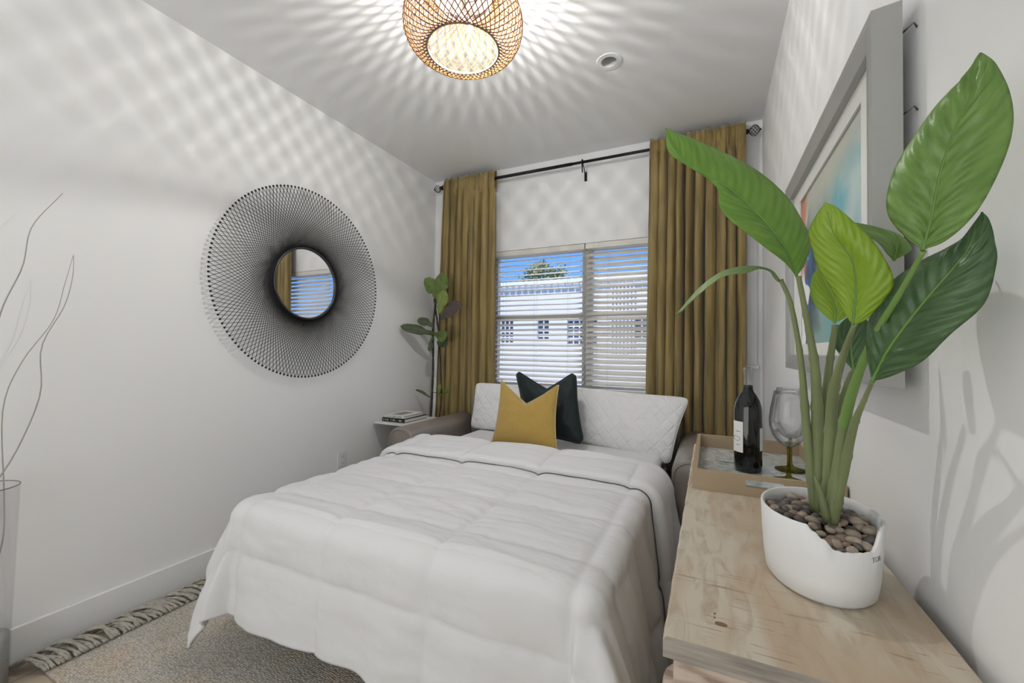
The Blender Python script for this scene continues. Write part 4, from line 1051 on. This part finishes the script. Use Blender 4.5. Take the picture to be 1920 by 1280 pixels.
box(DX0 + .03, DX1 - .006, DY0 + .034, DY1 - .034, .14, DT - .075).build('body', M['wood_pink'], ds, bevel=.004)
for (lx, ly) in ((DX0 + .038, DY0 + .038), (DX1 - .04, DY0 + .038), (DX0 + .038, DY1 - .038), (DX1 - .04, DY1 - .038)):
    MB().lathe([(.001, 0), (.022, 0), (.026, .05), (.018, .09), (.034, .14), (.036, .3), (.026, .5), (.036, .62), (.046, .67), (.040, DT - .076), (.001, DT - .0755)], 20, (lx, ly, 0)).build('leg', M['wood_pink'], ds, smooth=True)
for j in range(3):
    for i in range(2):
        y0 = DY0 + .085 + i * .58; z0 = .17 + j * .175
        dr_ = box(DX0 + .016, DX0 + .036, y0, y0 + .55, z0, z0 + .16).build('drawer', M['wood'], ds, bevel=.004)
        MB().ball((DX0 + .005, y0 + .275, z0 + .08), .014, 12, 8).build('knob', M['steel'], dr_, smooth=True)

# ------------------------------------------------------------------ tray, bottle, glasses
TX0, TX1, TY0, TY1 = -.042, .308, 1.290, 1.845
tr = thing('serving_tray', ((TX0 + TX1) / 2, (TY0 + TY1) / 2, DT), 'tan serving tray with marbled base and cut-out handles on the dresser', 'tray')
box(TX0 + .004, TX1 - .004, TY0 + .004, TY1 - .004, DT, DT + .007).build('base', M['art_marble'], tr)
def slot(cx, cz, hw, hh, n=8):
    p = []
    for q in range(2):
        for i in range(n + 1):
            a = -PI / 2 + q * PI + PI * i / n; p.append((cx + (hw if q == 0 else -hw) + hh * math.cos(a), cz + hh * math.sin(a)))
    return p
for y0 in (TY0, TY1 - .012):
    plate(rect(TX0, TX1, DT, DT + .055), [slot((TX0 + TX1) / 2, DT + .033, .036, .0095)], 1, y0, y0 + .012).build('handle_wall', M['tray'], tr)
for x0 in (TX0, TX1 - .012): box(x0, x0 + .012, TY0 + .012, TY1 - .012, DT, DT + .055).build('side_wall', M['tray'], tr)
TZ = DT + .0071
BXc, BYc = .112, 1.535
wb = thing('wine_bottle', (BXc, BYc, TZ), 'dark wine bottle with white label standing on the tray', 'bottle')
BR = .0400
prof = [(.001, .004), (.024, .003), (.034, 0), (.0388, .004), (BR, .02), (BR, .190), (.0385, .205), (.034, .222), (.0245, .240), (.0165, .252), (.0142, .262), (.0138, .272), (.001, .272)]
MB().lathe(prof, 40, (BXc, BYc, TZ)).build('body', M['bottle'], wb, smooth=True)
MB().lathe([(.0138, .272), (.0135, .318), (.0150, .319), (.0150, .328), (.0125, .329), (.0118, .318), (.0118, .272)], 32, (BXc, BYc, TZ)).build('neck', M['thin'], wb, smooth=True)
def lab_patch(a0, a1, z0, z1, m, r=BR + .0005, n=20): return MB().grid(lambda u, v: (BXc + r * math.cos(a0 + (a1 - a0) * u), BYc + r * math.sin(a0 + (a1 - a0) * u), TZ + z0 + (z1 - z0) * v), n, 1)
# camera sees the bottle from azimuth ~266 deg; label left of it, second label right of it
lb = lab_patch(math.radians(150), math.radians(246), .062, .158, M['paper']).build('label', M['paper'], wb, smooth=True)
lab_patch(math.radians(318), math.radians(385), .070, .140, M['paper']).build('back_label', M['paper'], wb, smooth=True)
m = MB()
for zz, a0, a1 in ((.126, 212, 234), (.084, 214, 232)):
    m.grid(lambda u, v, zz=zz, a0=a0, a1=a1: (BXc + (BR + .0009) * math.cos(math.radians(a0 + (a1 - a0) * u)), BYc + (BR + .0009) * math.sin(math.radians(a0 + (a1 - a0) * u)), TZ + zz + .0016 * v), 10, 1)
ring = [(BXc + (BR + .001) * math.cos(math.radians(214 + 20 * math.cos(t_ * .3))), BYc + (BR + .001) * math.sin(math.radians(214 + 20 * math.cos(t_ * .3))), TZ + .104 + .007 * math.sin(t_ * .3)) for t_ in range(21)]
m.tube(ring, .0005, 4, closed=True)
m.build('print', M['ink'], lb)

def wineglass(x, y, label):
    t = thing('wine_glass', (x, y, TZ), label, 'wine glass', 'wine glasses on the tray')
    MB().lathe([(.001, .0), (.043, 0), (.044, .002), (.034, .005), (.012, .011), (.0065, .018), (.0048, .035), (.0045, .085), (.006, .098), (.001, .102)], 32, (x, y, TZ)).build('stem_and_foot', M['thin_amber'], t, smooth=True)
    outer = [(.001, .0985), (.012, .101), (.028, .112), (.042, .132), (.0495, .158), (.0505, .178), (.047, .210), (.041, .243), (.0375, .262)]
    inner = [(r - .0013 if r > .01 else r, z + .0014) for r, z in reversed(outer)]
    MB().lathe(outer + [(.0369, .2632)] + inner, 40, (x, y, TZ)).build('bowl', M['thin'], t, smooth=True)
    return t
wineglass(.211, 1.462, 'balloon wine glass with green-amber stem at the front of the tray')
wineglass(.236, 1.605, 'balloon wine glass with green-amber stem behind the nearer glass')

# ------------------------------------------------------------------ rug
RX0, RX1, RY0, RY1 = -2.135, -.30, .665, 2.05
rg = thing('area_rug', ((RX0 + RX1) / 2, (RY0 + RY1) / 2, 0), 'beige woven wool rug with knotted fringe under the bed', 'rug')
MB().grid(lambda u, v: (RX0 + (RX1 - RX0) * u, RY0 + (RY1 - RY0) * v, .009 + .0015 * nz3(u * 9, v * 9)), 60, 60).build('weave', M['rug'], rg, smooth=True, solid=.008)
fr_ = random.Random(12); NT = 64
for k in range(NT):
    y = RY0 + .005 + (1.30) * k / NT; m = MB(); lean = -.5 if k < 14 else (-.9 if k < 34 else .15)
    lean += fr_.uniform(-.25, .25); L_ = fr_.uniform(.085, .12); upz = fr_.uniform(.006, .035) + (.035 if k > 34 else .012)
    xw = XL + .022
    for s_ in range(3):
        dy = fr_.uniform(-.006, .006); ph = fr_.uniform(0, 6)
        pts = [(RX0 + .006, y + dy, .012), (RX0 - .02, y + dy + lean * .02, .016 + upz * .5), (max(RX0 - .06, xw + .01), y + dy + lean * .06, .012 + upz),
               (max(RX0 - .095, xw + .006), y + dy + lean * .10 + .01 * math.sin(ph), .010 + upz * .55), (max(RX0 - L_, xw + .008) + .01 * math.cos(ph), y + dy + lean * .15, .010)]
        Q = spline(pts, 14); Q = [q + Vector((0, math.cos(i * 1.1 + s_ * 2.1), math.sin(i * 1.1 + s_ * 2.1))) * .0026 for i, q in enumerate(Q)]
        m.tube(Q, [.0048] * 12 + [.0045, .004, .003], 6)
    m.build('tassel', M['fringe'], rg, smooth=True)

# ------------------------------------------------------------------ tall glass vase with twigs
VX, VY = -2.178, .515
va = thing('floor_vase', (VX, VY, 0), 'tall clear glass cylinder vase on the floor at the left wall', 'vase')
MB().lathe([(.001, 0), (.075, 0), (.078, .003), (.0785, .20), (.088, .690), (.0855, .691), (.0755, .20), (.0745, .012), (.001, .012)], 48, (VX, VY, 0)).build('glass_cylinder', thin_glass('vase_glass', (1, 1, 1), (.95, .95, .95), .15), va, smooth=True)
MB().lathe([(.001, .0135), (.0735, .0135), (.0742, .19), (.06, .197), (.001, .199)], 32, (VX, VY, 0)).build('filler', M['sand'], va, smooth=True)
MB().tube([(VX + .0868 * math.cos(a), VY + .0868 * math.sin(a), .6915) for a in ang], .0018, 6, closed=True).build('rim', mat('rim_grey', (.20, .20, .20), .2), va, smooth=True)
def twig(pts, r, label):
    o = MB().tube(spline(pts, 40), [r * 1.3 * (1 - .7 * i / 40) for i in range(41)], 6).build('curly_twig', M['twig'], smooth=True); return tag(o, label, 'twig', 'twigs in the floor vase')
twig([(VX - .02, VY, .20), (VX + .02, VY + .02, .40), (VX - .01, VY + .03, .60), atx(-12, 700, -2.16), atx(0, 590, -2.16), atx(42, 500, -2.16), atx(60, 425, -2.16), atx(118, 362, -2.16)], .0030, 'bleached curly twig in the vase with the tallest tip')
twig([(VX + .03, VY, .20), (VX + .045, VY + .01, .36), (VX + .02, VY + .0, .5), (VX + .05, VY - .01, .64), atx(28, 850, -2.16), atx(75, 740, -2.16), atx(78, 650, -2.16), atx(120, 575, -2.16), atx(136, 520, -2.16), atx(138, 478, -2.16)], .0026, 'bleached curly twig in the vase ending in the lower tip')
twig([(VX - .03, VY - .02, .20), (VX + .0, VY + .03, .40), (VX + .05, VY + .04, .52), (VX + .01, VY + .05, .66), atx(5, 770, -2.16), atx(40, 680, -2.16), atx(100, 600, -2.16), atx(122, 530, -2.16), atx(137, 480, -2.16)], .0022, 'thin pale curly twig in the vase, arching beside the lower tip')
